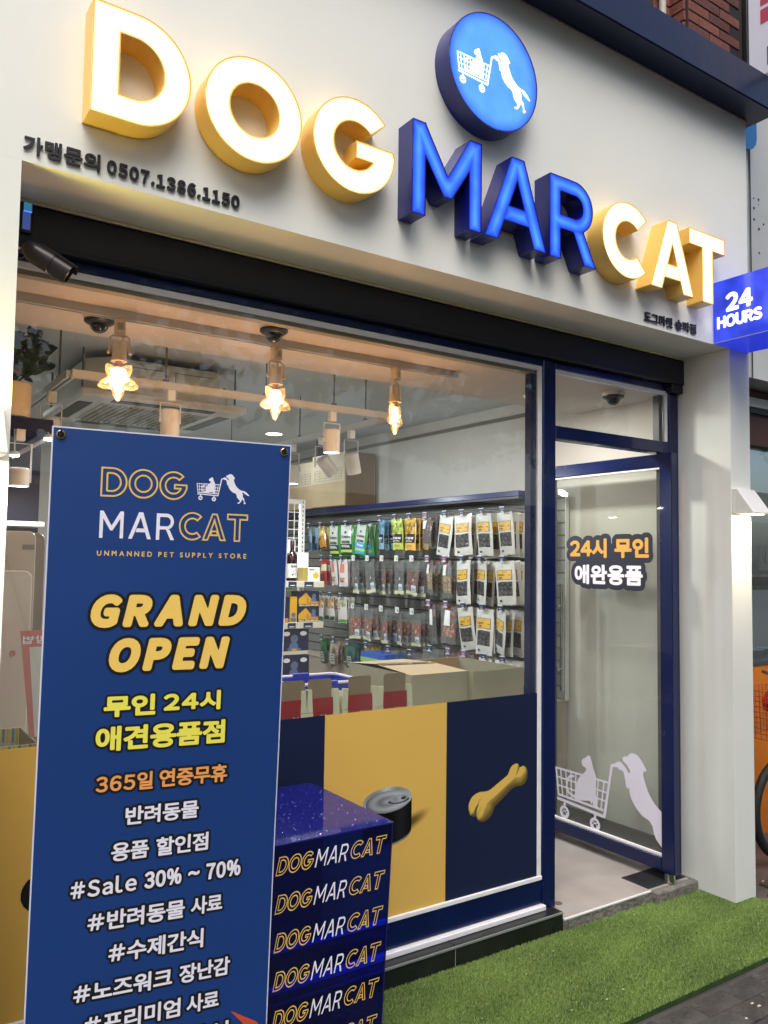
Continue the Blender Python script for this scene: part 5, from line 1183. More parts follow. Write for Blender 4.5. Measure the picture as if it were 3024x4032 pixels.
# ------------------------------------------------------------------ counter behind the film, cartons, baskets
ct = thing('window_counter', 'low counter behind the printed window film carrying boxes and baskets', 'counter', (1.8, .6, 0))
b = B(); b.prism([(.42, .10), (1.2, .10), (1.2, .27), (3.05, .27), (3.05, 1.02), (.42, 1.02)], .74, .765, 'XY'); b.build('counter_top', M('counter_white', (186, 182, 172), .5, noise=(3, .05)), ct, bev=.003)
for x in (.46, 1.6, 2.92):
    for y in (.31, .98): b = B(); b.box(x - .02, x + .02, y - .02, y + .02, -.03, .7395); b.build('leg', STEEL, ct)
def open_box(x0, x1, y0, y1, z0, z1, lab, closed, mark=None):
    t = thing('cardboard_box', lab, 'box', ((x0 + x1) / 2, (y0 + y1) / 2, z0)); G = M('grey_green_card', (150, 146, 122), .78, noise=(3, .07), bump=(120, .08))
    b = B(); b.box(x0, x1, y0, y0 + .004, z0, z1); b.box(x0, x1, y1 - .004, y1, z0, z1); b.box(x0, x0 + .004, y0 + .0042, y1 - .0042, z0, z1); b.box(x1 - .004, x1, y0 + .0042, y1 - .0042, z0, z1); b.box(x0, x1, y0, y1, z0 - .003, z0 - .0002); b.build('box_walls', G, t)
    if closed:
        b = B(); ym = (y0 + y1) / 2
        b.quad((x0, y0, z1), (x1, y0, z1), (x1, ym - .01, z1 + .012), (x0, ym + .01, z1 + .018)); b.quad((x0, y1, z1), (x1, y1, z1), (x1, ym + .004, z1 + .014), (x0, ym + .014, z1 + .021)); b.build('lid_flap', M('tan_card', (178, 158, 128), .75), t)
        b = B(); b.quad((x0 + .01, ym - .02, z1 + .0205), (x1 - .01, ym - .035, z1 + .015), (x1 - .012, ym + .02, z1 + .0155), (x0 + .012, ym + .04, z1 + .022)); b.build('packing_tape', M('packing_tape', (196, 178, 140), .15, coat=1, bump=(30, .5)), t)
    else:
        b = B(); b.box(x0 + .006, x1 - .006, y1 - .007, y1 - .0045, z0, z1 - .002); b.build('inner_liner', M('inner_card', (156, 128, 88), .8), t)
        if mark: put_text(mark, (x0 + .02, x0 + .10, z1 - .05, z1 - .02), BAR, t, lambda a, b_, w: (a, y1 - .0074 - w, b_), dil=.0006, shear=.2, res=18, wide=False)
    return t
open_box(2.335, 2.688, .505, 1.075, .766, 1.000, 'taped shut cardboard box left of the open one, behind the window', True)
open_box(2.692, 3.040, .470, 1.015, .766, 1.000, 'open empty cardboard box at the right end of the counter', False, '60ea')
b = B(); b.tube([(2.83, .468, .93), (2.835, .460, .925), (2.83, .462, .90)], .006, 6); 
BRW = M('carton_brown', (134, 118, 92), .75, noise=(5, .05)); RED = M('carton_red', (150, 26, 36), .45); CRM = M('carton_cream', (206, 208, 180), .6)
CT = [(1.53, 'leftmost red display carton with brown flap, partly behind the banner'), (1.658, 'second red display carton from the left, brown flap upright'), (1.855, 'third red display carton from the left, before the blue baskets'), (2.036, 'rightmost red display carton with brown flap behind the window')]
for i, (x, lab) in enumerate(CT):
    t = thing('display_carton', lab, 'carton', (x + .056, .36, .766), group='red display cartons in the window'); yy = .30; w_ = .114; zt = 1.050
    if i == 3: w_ = .118
    b = B(); r = .012; pts = [(x, .955), (x + w_, .955), (x + w_, zt - r), (x + w_ - r * .3, zt - r * .3), (x + w_ - r, zt), (x + r, zt), (x + r * .3, zt - r * .3), (x, zt - r)]
    b.prism(pts, yy, yy + .0015, 'XZ'); b.build('upright_flap', BRW, t)
    b = B(); b.box(x - .006, x + w_ + .004, yy - .008, yy - .004, .766, .972); b.build('red_front', RED, t)
    b = B(); b.box(x - .006, x + w_ + .004, yy - .0092, yy - .0082, .9135, .9150); b.build('fold_line', M('fold_dark', (90, 20, 26), .5), t)
    for sx in (-1, 1):
        cx = x - .022 if sx < 0 else x + w_ + .020; b = B()
        b.prism([(cx - .014, .766), (cx + .014, .766), (cx + .014 + sx * .0, .914), (cx - .014, .914)], yy - .012, yy - .008, 'XZ'); b.prism([(cx - .014, .916), (cx + .014, .916), (cx + .012 - sx * .004, 1.010 - .004 * i), (cx - .016 - sx * .004, 1.012 - .004 * i)], yy - .010, yy - .002, 'XZ'); b.build('side_flap', CRM, t)
    b = B(); b.box(x - .03, x - .026, yy - .008, .46, .766, .99); b.box(x + w_ + .026, x + w_ + .030, yy - .008, .46, .766, .99); b.build('side_wall', CRM, t)
    mp = lambda a, b_, w: (a, yy - .0086 - w, b_)
    put_text('Good', (x + .055, x + .083, .893, .904), LBW, t, mp, dil=.0004, shear=.2, res=14, wide=False); put_text('Dog!', (x + .053, x + .079, .880, .891), LBW, t, mp, dil=.0004, shear=.2, res=14, wide=False)
BASK = M('basket_blue', (30, 52, 170), .35, noise=(8, .06)); HAN = M('basket_handle', (216, 216, 226), .4)
for k in range(2):
    z0 = .766 + .055 * k; z1 = z0 + .155
    t = thing('shopping_basket', ['blue plastic shopping basket, lower one of the nested pair', 'blue plastic shopping basket with white handles, upper of the nested pair'][k], 'basket', (1.94, .75, z0), group='nested blue shopping baskets')
    xa, xb, ya, yb = 1.755, 2.135, .62, .90; ins = .02
    b = B()
    top = [(xa, ya), (xb, ya), (xb, yb), (xa, yb)]; bot = [(xa + ins, ya + ins), (xb - ins, ya + ins), (xb - ins, yb - ins), (xa + ins, yb - ins)]
    for i in range(4): j = (i + 1) % 4; b.quad((*bot[i], z0), (*bot[j], z0), (*top[j], z1), (*top[i], z1)); b.quad(*[((p[0] - 1.945) * .985 + 1.945, (p[1] - .76) * .98 + .76, zz) for p, zz in ((bot[i], z0 + .001), (top[i], z1), (top[j], z1), (bot[j], z0 + .001))])
    b.quad(*[(*p, z0) for p in bot]); b.build('basket_shell', BASK, t)
    b = B(); r = .03; pp = [(xa + r, ya, z1), (xb - r, ya, z1), (xb, ya + r, z1), (xb, yb - r, z1), (xb - r, yb, z1), (xa + r, yb, z1), (xa, yb - r, z1), (xa, ya + r, z1)]; b.tube(pp, .0075, 8, closed=True); b.build('rim', HAN if k else HAN, t, smooth=True)
    for yy in (ya, yb): b = B(); b.box(1.90, 1.99, yy - .011, yy + .011, z1 - .022, z1 + .012); b.build('handle_clip', BASK, t, bev=.003)
    b = B(); b.box(2.03, 2.075, ya - .0125 + .012, ya - .0015 + .001, z1 - .045, z1 - .03); b.build('basket_label', M('faded_tag', (150, 150, 170), .5), t)

# ------------------------------------------------------------------ centre gondola
g = thing('gondola_shelf', 'white centre shelf unit with wire grid and price strips', 'shelf unit', (2.45, 2.4, 0))
SHW = M('shelf_cream', (214, 208, 188), .5)
b = B(); b.box(2.785, 2.822, 2.50, 2.53, -.03, 1.985); b.build('upright', WPLA, g, bev=.002)
b = B()
for k in range(34): b.box(2.800, 2.806, 2.4985, 2.4998, .9 + k * .032, .9 + k * .032 + .018)
b.build('slot_row', BAR, g)
b = B()
for k in range(18): b.tube([(2.0, 2.515, .9 + k * .062), (2.784, 2.515, .9 + k * .062)], .003, 5)
for k in range(11): b.tube([(2.02 + k * .072, 2.512, .85), (2.02 + k * .072, 2.512, 1.975)], .003, 5)
b.build('wire_grid', WPLA, g)
b = B(); b.box(2.0, 2.784, 2.505, 2.525, 1.955, 1.985); b.build('top_rail', WPLA, g, bev=.002)
for zt in (1.404, 1.128, .70):
    b = B(); b.box(1.90, 2.80, 2.205, 2.50, zt - .012, zt); b.build('shelf_board', SHW, g)
    b = B(); b.box(1.90, 2.815, 2.195, 2.204, zt - .040, zt + .002); b.build('price_strip', SHW, g, bev=.001)
    for xk in ((2.54, 2.60), (2.66, 2.73), (2.42, 2.47)):
        b = B(); b.box(xk[0], xk[1], 2.1925, 2.1945, zt - .036, zt - .002); b.build('price_tag', TAGN, g)
        b = B(); b.box(xk[0] + .012, xk[1] - .012, 2.1915, 2.1924, zt - .030, zt - .024); b.build('tag_print', LBW, g)
b = B(); b.box(1.9, 2.79, 2.21, 2.49, -.03, .66); b.build('base_panel', M('base_navy', (24, 30, 60), .5), g)
BOTG = M('dark_red_bottle', (40, 8, 14), .08, coat=1); BOTL = M('bottle_label', (216, 212, 208), .5)
for i, x in enumerate((2.520, 2.598)):
    t = thing('bottle', ['dark red bottle with white label, behind the banner edge', 'dark red bottle with white label, right one of the pair'][i], 'bottle', (x, 2.262, 1.405), group='pair of dark bottles on the shelf')
    b = B(); b.ring([(.030, 0), (.036, .004), (.036, .165), (.034, .182), (.018, .200), (.0145, .208), (.0140, .268)], (0, 0, 0), 'Z', 24); b.build('bottle_glass', BOTG, t, local=True, smooth=True)
    b = B(); b.ring([(.0155, .230), (.0155, .276), (.014, .278)], (0, 0, 0), 'Z', 18); b.build('capsule', M('bottle_capsule', (44, 16, 20), .35), t, local=True, smooth=True)
    b = B(); b.ring([(.0366, .022), (.0366, .118)], (0, 0, 0), 'Z', 24, cap=False); b.build('label_band', BOTL, t, local=True, smooth=True)
    f = lambda a, b_, w: (.0369 * math.sin(a / .0369), -.0369 * math.cos(a / .0369) - w * .2, b_)
    put_text('멍와인', (-.024, .024, .090, .108), INK_K, t, f, dil=.0009, res=18, local=True)
    plate('label_drawing', lambda X, Y: np.abs(s_c(X, Y, .006, .062, .014)) - .0008, (-.02, .03, .04, .08), .0008, BAR, t, f, local=True)
    plate('label_dot', lambda X, Y: s_c(X, Y, -.012, .044, .006), (-.02, 0, .036, .052), .0010, M('wine_red_ink', (90, 14, 30), .5), t, f, local=True)
WB = M('white_carton', (226, 226, 218), .5)
def carton(lab, x0, x1, y0, y1, z0, z1, m, deco=None, name='carton', cat='box', group=None):
    t = thing(name, lab, cat, ((x0 + x1) / 2, (y0 + y1) / 2, z0), group=group); b = B(); b.box(x0, x1, y0, y1, z0, z1); b.build('carton_body', m, t, bev=.0015)
    if deco: deco(t, x0, x1, y0, z0, z1)
    return t
def d_flower(t, x0, x1, y, z0, z1):
    f = lambda a, b_, w: (a, y - .0008 - w, b_)
    plate('yellow_flower', lambda X, Y: s_c(X, Y, (x0 + x1) / 2 + .012, z0 + .040, .021 + .0) + .003 * np.sin(6 * np.arctan2(Y - z0 - .04, X - (x0 + x1) / 2 - .012)), (x0, x1, z0, z1), .0012, M('flower_yellow', (226, 184, 40), .5), t, f)
    put_text('닥터', (x0 + .008, x0 + .044, z1 - .024, z1 - .010), BAR, t, f, dil=.0005, res=14)
carton('white tea box with yellow flower at the end of the shelf', 2.700, 2.792, 2.215, 2.27, 1.405, 1.500, WB, d_flower)
carton('yellowish box end beside the flower box', 2.664, 2.698, 2.222, 2.30, 1.405, 1.497, M('mustard_carton', (170, 150, 80), .5))
carton('blank white box stacked behind the flower box', 2.66, 2.755, 2.315, 2.40, 1.405, 1.600, WB)
carton('blank white box standing farthest back on the shelf', 2.64, 2.70, 2.41, 2.48, 1.405, 1.690, WB)
NVY = M('brush_carton_navy', (28, 32, 62), .45); YLW = M('brush_carton_yellow', (222, 168, 42), .45); GDOG = M('cartoon_grey_blue', (96, 112, 146), .5); OCAT = M('cartoon_orange', (208, 136, 56), .5)
def d_brush(t, x0, x1, y, z0, z1):
    f = lambda a, b_, w: (a, y - .0008 - w, b_); W = x1 - x0; H = z1 - z0
    plate('yellow_house', lambda X, Y: s_poly(X, Y, [(x0 + .004, z0 + .018), (x0 + .004, z0 + H * .50), (x0 + W * .36, z1 - .008), (x0 + W * .62, z0 + H * .50), (x0 + W * .62, z0 + .018)]), (x0, x1, z0, z1), .0014, YLW, t, f)
    plate('cartoon_dog', lambda X, Y: np.minimum(s_c(X, Y, x0 + W * .74, z0 + H * .68, .016), s_c(X, Y, x0 + W * .72, z0 + H * .42, .020)), (x0, x1, z0, z1), .0014, GDOG, t, f, w=.0006)
    plate('cartoon_cat', lambda X, Y: np.minimum(s_rect(X, Y, x0 + W * .40, x1 - .006, z0 + .018, z0 + .034), s_c(X, Y, x0 + W * .45, z0 + H * .45, .012)), (x0, x1, z0, z1), .0014, OCAT, t, f, w=.0012)
    put_text('HEALING BRUSH', (x0 + .006, x1 - .006, z0 + .003, z0 + .0155), M('brush_title', (232, 214, 160), .5), t, f, dil=.0009, res=18, w=.0018, gap=.12)
for k in range(2): carton(['navy and yellow grooming brush box, lower of the right stack', 'navy and yellow grooming brush box, top of the right stack'][k], 2.626, 2.790, 2.215, 2.32, 1.129 + k * .104, 1.129 + k * .104 + .1025, NVY, d_brush, group='grooming brush boxes on the shelf')
def d_yel(t, x0, x1, y, z0, z1):
    f = lambda a, b_, w: (a, y - .0008 - w, b_)
    plate('printed_cat', lambda X, Y: np.minimum(s_c(X, Y, (x0 + x1) / 2, z0 + .05, .016), s_rect(X, Y, x0 + .006, x1 - .006, z0 + .004, z0 + .03)), (x0, x1, z0, z1), .0016, OCAT if x1 - x0 > .06 else GDOG, t, f)
carton('tall yellow box standing left of the brush boxes', 2.566, 2.620, 2.215, 2.30, 1.129, 1.300, YLW, d_yel)
carton('tall navy box with orange cat beside the banner edge', 2.44, 2.560, 2.215, 2.30, 1.129, 1.300, NVY, d_yel)
def d_dog(t, x0, x1, y, z0, z1):
    f = lambda a, b_, w: (a, y - .0008 - w, b_); W = x1 - x0; H = z1 - z0; cx = x0 + W * .48
    plate('cartoon_dog', lambda X, Y: np.minimum(np.minimum(s_c(X, Y, cx, z0 + H * .62, H * .16), s_c(X, Y, cx - .004, z0 + H * .30, H * .20)), s_rect(X, Y, cx - .05, cx + .05, z0 + H * .16, z0 + H * .26)), (x0, x1, z0, z1), .0018, GDOG, t, f)
    plate('speech_bubble', lambda X, Y: np.minimum(*[np.hypot((X - c) / 1.7, Y - (z0 + H * .82)) - .015 for c in (x0 + W * .2, x0 + W * .80)]), (x0, x1, z0, z1), .0018, LBW, t, f, w=.0006)
    b = B(); b.box(x0 + .002, x1 - .002, y - .0016, y - .0009, z0 + .002, z0 + H * .15); b.build('pale_base', SHW, t)
    plate('yellow_scarf', lambda X, Y: s_rect(X, Y, cx - .02, cx + .02, z0 + H * .16, z0 + H * .24), (x0, x1, z0, z1), .002, YLW, t, f, w=.0012)
carton('navy cardboard display with grey cartoon dog, upper one', 2.50, 2.710, 2.21, 2.30, .912, 1.085, NVY, d_dog, group='navy cartoon dog displays')
carton('navy cardboard display with grey cartoon dog, lower one', 2.50, 2.714, 2.205, 2.30, .735, .908, NVY, d_dog, group='navy cartoon dog displays')
t = carton('blue flat pouch lying across the bottom row hooks', 3.33, 3.50, 2.20, 2.52, .80, .875, M('lying_pouch_blue', (40, 92, 190), .35, coat=.5), name='lying_pouch', cat='pouch')
b = B(); b.box(3.3285, 3.3295, 2.20, 2.52, .80, .835); b.build('pale_green_band', M('pale_green_ink', (150, 190, 120), .5), t)

# ------------------------------------------------------------------ left side: navy display, kiosks, plant, poster, striped box
t = thing('navy_display', 'dark navy wall display with white shelves behind the left pillar', 'display wall', (.5, 1.1, 0))
DN = M('display_navy', (22, 24, 46), .6, spec=.2, noise=(4, .12))
b = B(); b.box(-.25, .767, 1.00, 1.25, 2.075, 2.134); b.build('cornice', M('cornice_navy', (10, 20, 66), .5, spec=.2), t, bev=.002)
b = B(); b.box(-.25, .760, 1.20, 1.25, -.03, 2.074); b.build('back_panel', DN, t)
for z in (1.69, 1.495, 1.25, 1.0): b = B(); b.box(-.25, .758, 1.05, 1.199, z - .018, z + .004); b.build('shelf', WPLA, t, bev=.002)
t_ = t
for i, (x, c, n) in enumerate(((.455, (196, 40, 104), 'pink'), (.56, (44, 34, 40), 'black'), (.62, (96, 60, 160), 'purple'), (.70, (110, 76, 170), 'violet'), (.38, (180, 50, 110), 'rose'))):
    t = thing('snack_bag', 'glossy %s snack bag on the shelf of the navy display' % n, 'snack bag', (x, 1.09, 1.50), group='snack bags on the navy display')
    b = B(); b.prism([(-.045, .0), (.045, .0), (.042, .145), (-.042, .150)], -.014, .014, 'XZ'); b.build('bag_body', film_mat(n + '_bag_film', c), t, local=True, bev=.006)
    b = B(); b.box(-.034, .034, -.0152, -.0143, .055, .085); b.build('bag_print', INK_K if n in ('pink', 'rose') else LBW, t, local=True)
    b = B(); b.box(-.034, .034, -.0152, -.0143, .095, .12); b.build('bag_print', LBW, t, local=True)
KW = M('kiosk_white', (212, 208, 200), .22, coat=.5); KG = M('kiosk_grey', (128, 126, 120), .35, metal=.2)
t = thing('payment_kiosk', 'white payment kiosk with rounded top standing behind the left pillar', 'kiosk', (.5, .52, 0))
def rr(x0, x1, z0, z1, r, n=6): return [(x0, z0), (x1, z0)] + [(x1 - r + r * math.cos(a), z1 - r + r * math.sin(a)) for a in [PI / 2 * k / n for k in range(n + 1)]] + [(x0 + r + r * math.cos(a), z1 - r + r * math.sin(a)) for a in [PI / 2 + PI / 2 * k / n for k in range(n + 1)]]
b = B(); b.prism(rr(.28, .612, -.03, 1.492, .03), .50, .575, 'XZ'); b.build('kiosk_body', KW, t, bev=.004, smooth=True)
b = B(); b.ring([(.010, -.004), (.010, 0)], (.553, .4995, 1.195), 'Y', 16); b.build('key_lock', CHROME, t)
b = B(); b.box(.30, .40, .497, .4995, 1.0, 1.3); b.build('card_slot_panel', M('kiosk_panel', (170, 168, 162), .4), t)
t = thing('payment_kiosk', 'grey backed kiosk standing taller behind the white one', 'kiosk', (.65, .78, 0))
b = B(); b.prism(rr(.36, .662, -.03, 1.642, .028), .72, .76, 'XZ'); b.build('kiosk_face', M('kiosk_face_grey', (186, 184, 178), .3, noise=(7, .1)), t, bev=.003, smooth=True)
b = B(); b.prism(rr(.365, .704, -.03, 1.638, .03), .761, .85, 'XZ'); b.build('kiosk_back', KG, t, bev=.003, smooth=True)
b = B(); b.box(.612, .656, .7185, .7195, 1.57, 1.59); b.build('sensor_strip', M('sensor_grey', (120, 120, 116), .3), t)
t = thing('instruction_poster', 'pink bordered instruction poster facing into the shop beside the banner', 'poster', (.6, .03, 1.0))
pm = lambda a, b_, w: (.60 - (a - .60) * 1.0 + (1.31 - b_) * .06 * 0 + (.0), .022 - w, b_)
b = B(); b.prism([(.492, 1.313), (.80, 1.322), (.80, .985), (.530, .985)], .022, .0232, 'XZ'); b.build('poster_border', M('poster_pink', (196, 120, 110), .6), t)
b = B(); b.prism([(.520, 1.262), (.795, 1.268), (.795, .987), (.545, .987)], .0208, .0218, 'XZ'); b.build('poster_sheet', M('poster_white', (206, 204, 198), .6), t)
put_text('키오스크이용방법', (.40, .705, 1.272, 1.298), LBW, t, lambda a, b_, w: (1.205 - a, .0206 - w, b_), dil=.0006, res=18)
for k in range(3):
    b = B(); z = 1.19 - k * .085; b.box(.575 + .004 * k, .605 + .004 * k, .0200, .0206, z, z + .028); b.box(.56, .64, .0200, .0206, z - .022, z - .018); b.build('poster_picture', M('poster_ink', (130, 126, 130), .6), t)
t = thing('striped_box', 'open yellow and blue striped box at the lower left of the window', 'box', (.45, .27, .766))
SB = M('stripe_cream', (206, 204, 150), .55); SY = M('stripe_yellow', (206, 186, 60), .55); SBL = M('stripe_blue', (84, 138, 170), .55)
for (x0, x1, y0, y1, n) in ((.20, .578, .415, .42, 'back_wall_panel'), (.20, .578, .12, .125, 'front_wall_panel')):
    b = B(); b.box(x0, x1, y0, y1, .767, .944); b.build(n, SB, t)
    b = B(); b2 = B()
    for k in range(12):
        xx = x0 + .008 + k * .031; b.box(xx, xx + .008, y0 - .0008, y1 + .0008, .768, .9435); b2.box(xx + .014, xx + .020, y0 - .0008, y1 + .0008, .768, .9435)
    b.build('blue_stripes', SBL, t); b2.build('yellow_stripes', SY, t)
b = B(); b.box(.573, .578, .1255, .4145, .767, .944); b.build('side_panel', M('box_side_grey', (150, 148, 128), .6), t)
t = thing('pink_packet', 'crumpled pink packet lying in the striped box', 'packet', (.42, .24, .90)); b = B(); b.ring([(.02, -.02), (.05, 0), (.02, .02)], (0, 0, 0), 'Z', 10, sx=1.1); b.build('packet_body', film_mat('pink_packet_film', (210, 90, 110)), t, local=True, smooth=True)
t = thing('clear_packet', 'crumpled clear packet lying in the striped box', 'packet', (.51, .26, .905)); b = B(); b.ring([(.02, -.02), (.045, 0), (.02, .02)], (0, 0, 0), 'Z', 10, sx=1.1); b.build('packet_body', CLR, t, local=True, smooth=True)
t = thing('potted_plant', 'dark leaved potted plant in cream cylinder pot on the navy display', 'plant', (.600, 1.04, 2.135))
b = B(); b.ring([(.078, 0), (.080, .004), (.080, .142), (.076, .144), (.074, .130)], (0, 0, 0), 'Z', 32, cap=True); b.build('plant_pot', M('pot_cream', (222, 200, 160), .4), t, local=True, smooth=True)
b = B(); lf = B(); R_ = random.Random(5)
for k in range(15):
    a = R_.uniform(-.9, 1.6) if k > 4 else R_.uniform(0, 6.28); el = R_.uniform(.35, 1.3); L_ = R_.uniform(.13, .25)
    d = Vector((math.cos(a) * math.cos(el), math.sin(a) * math.cos(el), math.sin(el))); p0 = Vector((0, 0, .13)); p1 = p0 + d * L_
    b.tube([p0, p0 + d * L_ * .5 + Vector((0, 0, .01)), p1], .003, 5)
    for q_ in range(5):
        c0 = p0 + d * L_ * (.45 + .14 * q_); aa = R_.uniform(0, 6.28); dd = (d * .6 + Vector((math.cos(aa), math.sin(aa), R_.uniform(-.4, .5)))).normalized(); ln = R_.uniform(.06, .10); wd_ = ln * .30
        up = dd.orthogonal().normalized(); sdv = dd.cross(up).normalized(); n = len(lf.v)
        prof = [(0, .1), (.25, .8), (.55, 1.0), (.8, .7), (1.0, .02)]
        for s_, ww in prof:
            cc = c0 + dd * ln * s_ + up * .012 * math.sin(PI * s_)
            lf.v += [tuple(cc - sdv * wd_ * ww - up * .003), tuple(cc + up * .004), tuple(cc + sdv * wd_ * ww - up * .003)]
        for s_ in range(4):
            for e_ in range(2): a0 = n + s_ * 3 + e_; lf.f.append((a0, a0 + 1, a0 + 4, a0 + 3)); lf.mi.append(0)
b.build('stems', M('stem_brown', (56, 60, 36), .7), t, local=True); lf.build('leaves', M('leaf_dark', (34, 52, 30), .35, noise=(12, .35)), t, local=True, smooth=True)
t = thing('gift_card', 'dark red message card tucked in the potted plant', 'card', (.60, 1.01, 2.32)); b = B(); b.box(-.05, .03, 0, .002, 0, .10); b.build('card_sheet', M('card_maroon', (92, 56, 54), .6), t, local=True)
b = B(); b.tube([(.0, .0, .0), (.02, -.01, -.06), (-.01, -.02, -.14), (-.04, -.01, -.17)], .0012, 5); b.build('ribbon', M('ribbon_brown', (110, 80, 54), .6), t, local=True)

# added lamps and a pale bar standing in for reflections in the navy display
spot(.629, .958, 1.912, 1.835, 'small added spotlight standing in for a reflection below the navy cornice', power=1.2, tz=2.0745)
for x, z, lb in ((.609, 1.968, 'lower bright puck standing in for a lamp reflection in the navy display'), (.742, 2.050, 'upper bright puck standing in for a lamp reflection in the navy display')):
    t = thing('reflection_puck', lb, 'light', (x, .955, z), group='pucks standing in for reflections in the navy display')
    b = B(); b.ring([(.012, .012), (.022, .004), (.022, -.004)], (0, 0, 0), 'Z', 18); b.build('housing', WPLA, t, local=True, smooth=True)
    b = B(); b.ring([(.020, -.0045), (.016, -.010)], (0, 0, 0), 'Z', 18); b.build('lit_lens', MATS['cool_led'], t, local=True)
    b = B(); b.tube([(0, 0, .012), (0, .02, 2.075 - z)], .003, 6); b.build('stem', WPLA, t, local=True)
t = thing('reflection_bar', 'pale slanted bar standing in for a reflected light track', 'conduit', (.68, .965, 2.0)); b = B(); b.tube([(.600, .968, 1.955), (.750, .968, 2.055)], .009, 8); b.build('reflection_bar_tube', M('pale_reflection_grey', (150, 152, 156), .5), t, smooth=True)  # reflected track built as a solid bar
# ------------------------------------------------------------------ upper brick building
up = thing('brick_building', 'red brick upper building above the canopy with dark window frames', 'building', (3.5, .6, 4.05))
BR = [M('brick_%s' % n, c, .8, noise=(20, .2), bump=(60, .5)) for n, c in (('red', (112, 62, 52)), ('rust', (124, 72, 60)), ('dark', (92, 52, 46)))]; MOR = M('brick_mortar', (44, 36, 34), .9)
b = B(); b.box(3.815, 4.336, -.003, .3, 4.402, 6.2); b.box(3.60, 3.8145, .112, .3, 4.402, 6.2); b.build('wall_core', MOR, up)
bm1 = {}; 
for k in range(3):
    q = B(); q.box(-.0925, .0925, -.012, .012, -.0285, .0285); bm1[k] = q.mesh('brick', BR[k], bev=.003)
def brick(x, y, z, rz, k, sx=1.0):
    o = bpy.data.objects.new('brick', bm1[k]); COL.objects.link(o); o.parent = up; o.location = Vector((x, y, z)) - Vector(up.location); o.rotation_euler = (0, 0, rz); o.scale = (sx, 1, 1)
for r in range(17):
    z = 4.30 + r * .063
    for c in range(4):
        x = 3.915 + c * .196 + (.098 if r % 2 else 0)
        if x + .09 > 4.34: continue
        brick(x, .003, z, 0, (r * 5 + c * 2) % 3)
    if r % 2: brick(3.866, .003, z, 0, (r + 1) % 3, .5)
    for c in range(1):
        brick(3.8095, .065 + c * .13, z, PI / 2, (r * 3 + c) % 3, .62 if r % 2 else .6)
    for c in range(1): brick(3.71, .113, z, 0, (r + c) % 3, 1.0)
t = thing('upper_window', 'dark framed upper window beside the brick pier', 'window', (4.37, 0, 4.2), group='upper windows above the canopy')
b = B(); b.box(4.345, 4.415, -.03, .12, 4.402, 6.2); b.build('frame', M('black_brown_frame', (34, 30, 28), .5), t, bev=.003)
b = B(); b.box(4.405, 4.425, -.05, -.031, 4.402, 6.2); b.build('frame_bead', M('grey_frame_bead', (90, 90, 90), .5), t)
t = thing('upper_window', 'pale upper window left of the brick pier with white pipe', 'window', (3.4, .2, 4.2), group='upper windows above the canopy')
b = B(); b.box(3.10, 3.555, .14, .16, 3.95, 6.2); b.build('pane', M('pale_pane', (178, 190, 186), .15, coat=.5), t)
b = B(); b.box(3.555, 3.655, .10, .2, 3.95, 6.2); b.build('frame', MATS['black_brown_frame'], t, bev=.003)
b = B(); b.tube([(3.705, .07, 3.95), (3.70, .075, 4.6), (3.69, .08, 6.2)], .02, 12); b.build('pipe', M('pale_pipe', (176, 172, 160), .5, bump=(30, .3)), t, smooth=True)
b = B(); b.box(-2.0, 3.0995, .14, .3, 3.95, 6.2); b.box(4.426, 8, .1, .3, 4.402, 6.2); b.build('wall_panel', M('upper_wall_grey', (120, 116, 110), .8, noise=(2, .1)), up)
# neighbour's sign at the far right top
t = thing('neighbour_sign', 'white projecting sign with red and grey marks at the top right corner', 'sign', (4.2, -.4, 4.2))
b = B(); b.box(3.985, 4.04, -.95, -.26, 4.155, 5.4); b.build('sign_panel', M('sign_offwhite', (206, 204, 214), .4, emit=(.5, .5, .56), es=.12), t, bev=.003)
PK = M('sign_red_mark', (188, 70, 92), .5)
for z0, z1, y0, y1 in ((4.44, 4.52, -.44, -.33), (4.54, 4.575, -.45, -.33), (4.60, 4.66, -.45, -.33)): b = B(); b.box(3.9835, 3.9845, y0, y1, z0, z1); b.build('red_mark', PK, t)
b = B(); b.box(3.9835, 3.9845, -.48, -.365, 4.20, 4.30); b.build('grey_mark', M('sign_grey_mark', (84, 84, 96), .5), t)

# ------------------------------------------------------------------ neighbouring shop seen past the right pillar
nb = thing('neighbour_shop', 'neighbouring shop with white metal fascia, glass front and orange base', 'building', (4.8, .2, -.1))
WM = M('weathered_white_metal', (196, 200, 200), .45, noise=(3, .06), bump=(8, .1))
b = B(); b.box(3.868, 4.453, .04, .3, 2.66, 4.395); b.build('fascia_panel', WM, nb, bev=.002)
b = B(); b.box(4.457, 5.6, .037, .3, 2.66, 4.395); b.build('fascia_panel', WM, nb, bev=.002)
b = B()
for k in range(16): x, z, r = random.choice([4.37, 4.42, 4.50, 4.55, 4.6]), random.uniform(3.1, 3.9), random.uniform(.003, .009); b.ring([(r, 0), (r, .002)], (x, .0345, z), 'Y', 8)
b.build('rust_spots', M('rust_spot', (70, 62, 56), .8), nb)
b = B(); b.tube([(4.457, .032, 2.66), (4.457, .032, 4.39)], .003, 6); b.build('panel_seam', BLACK, nb)
b = B(); b.box(3.868, 5.6, .20, .32, 2.30, 2.655); b.build('shutter_band', M('red_brown_band', (74, 44, 38), .5, noise=(4, .15)), nb, bev=.004)
b = B(); b.box(3.868, 5.6, .17, .26, 2.555 - .02, 2.615 - .02); b.build('awning_rail', WM, nb, bev=.003)
b = B(); b.box(3.868, 5.6, .18, .22, 2.50, 2.53); b.build('dark_rail', BLACK, nb)
b = B(); b.box(3.868, 5.6, .235, .243, .93, 2.50); b.build('shop_pane', M_glass('neighbour_glass', (.7, .74, .74), 1.55, haze=.12, hazec=(.32, .34, .33)), nb)
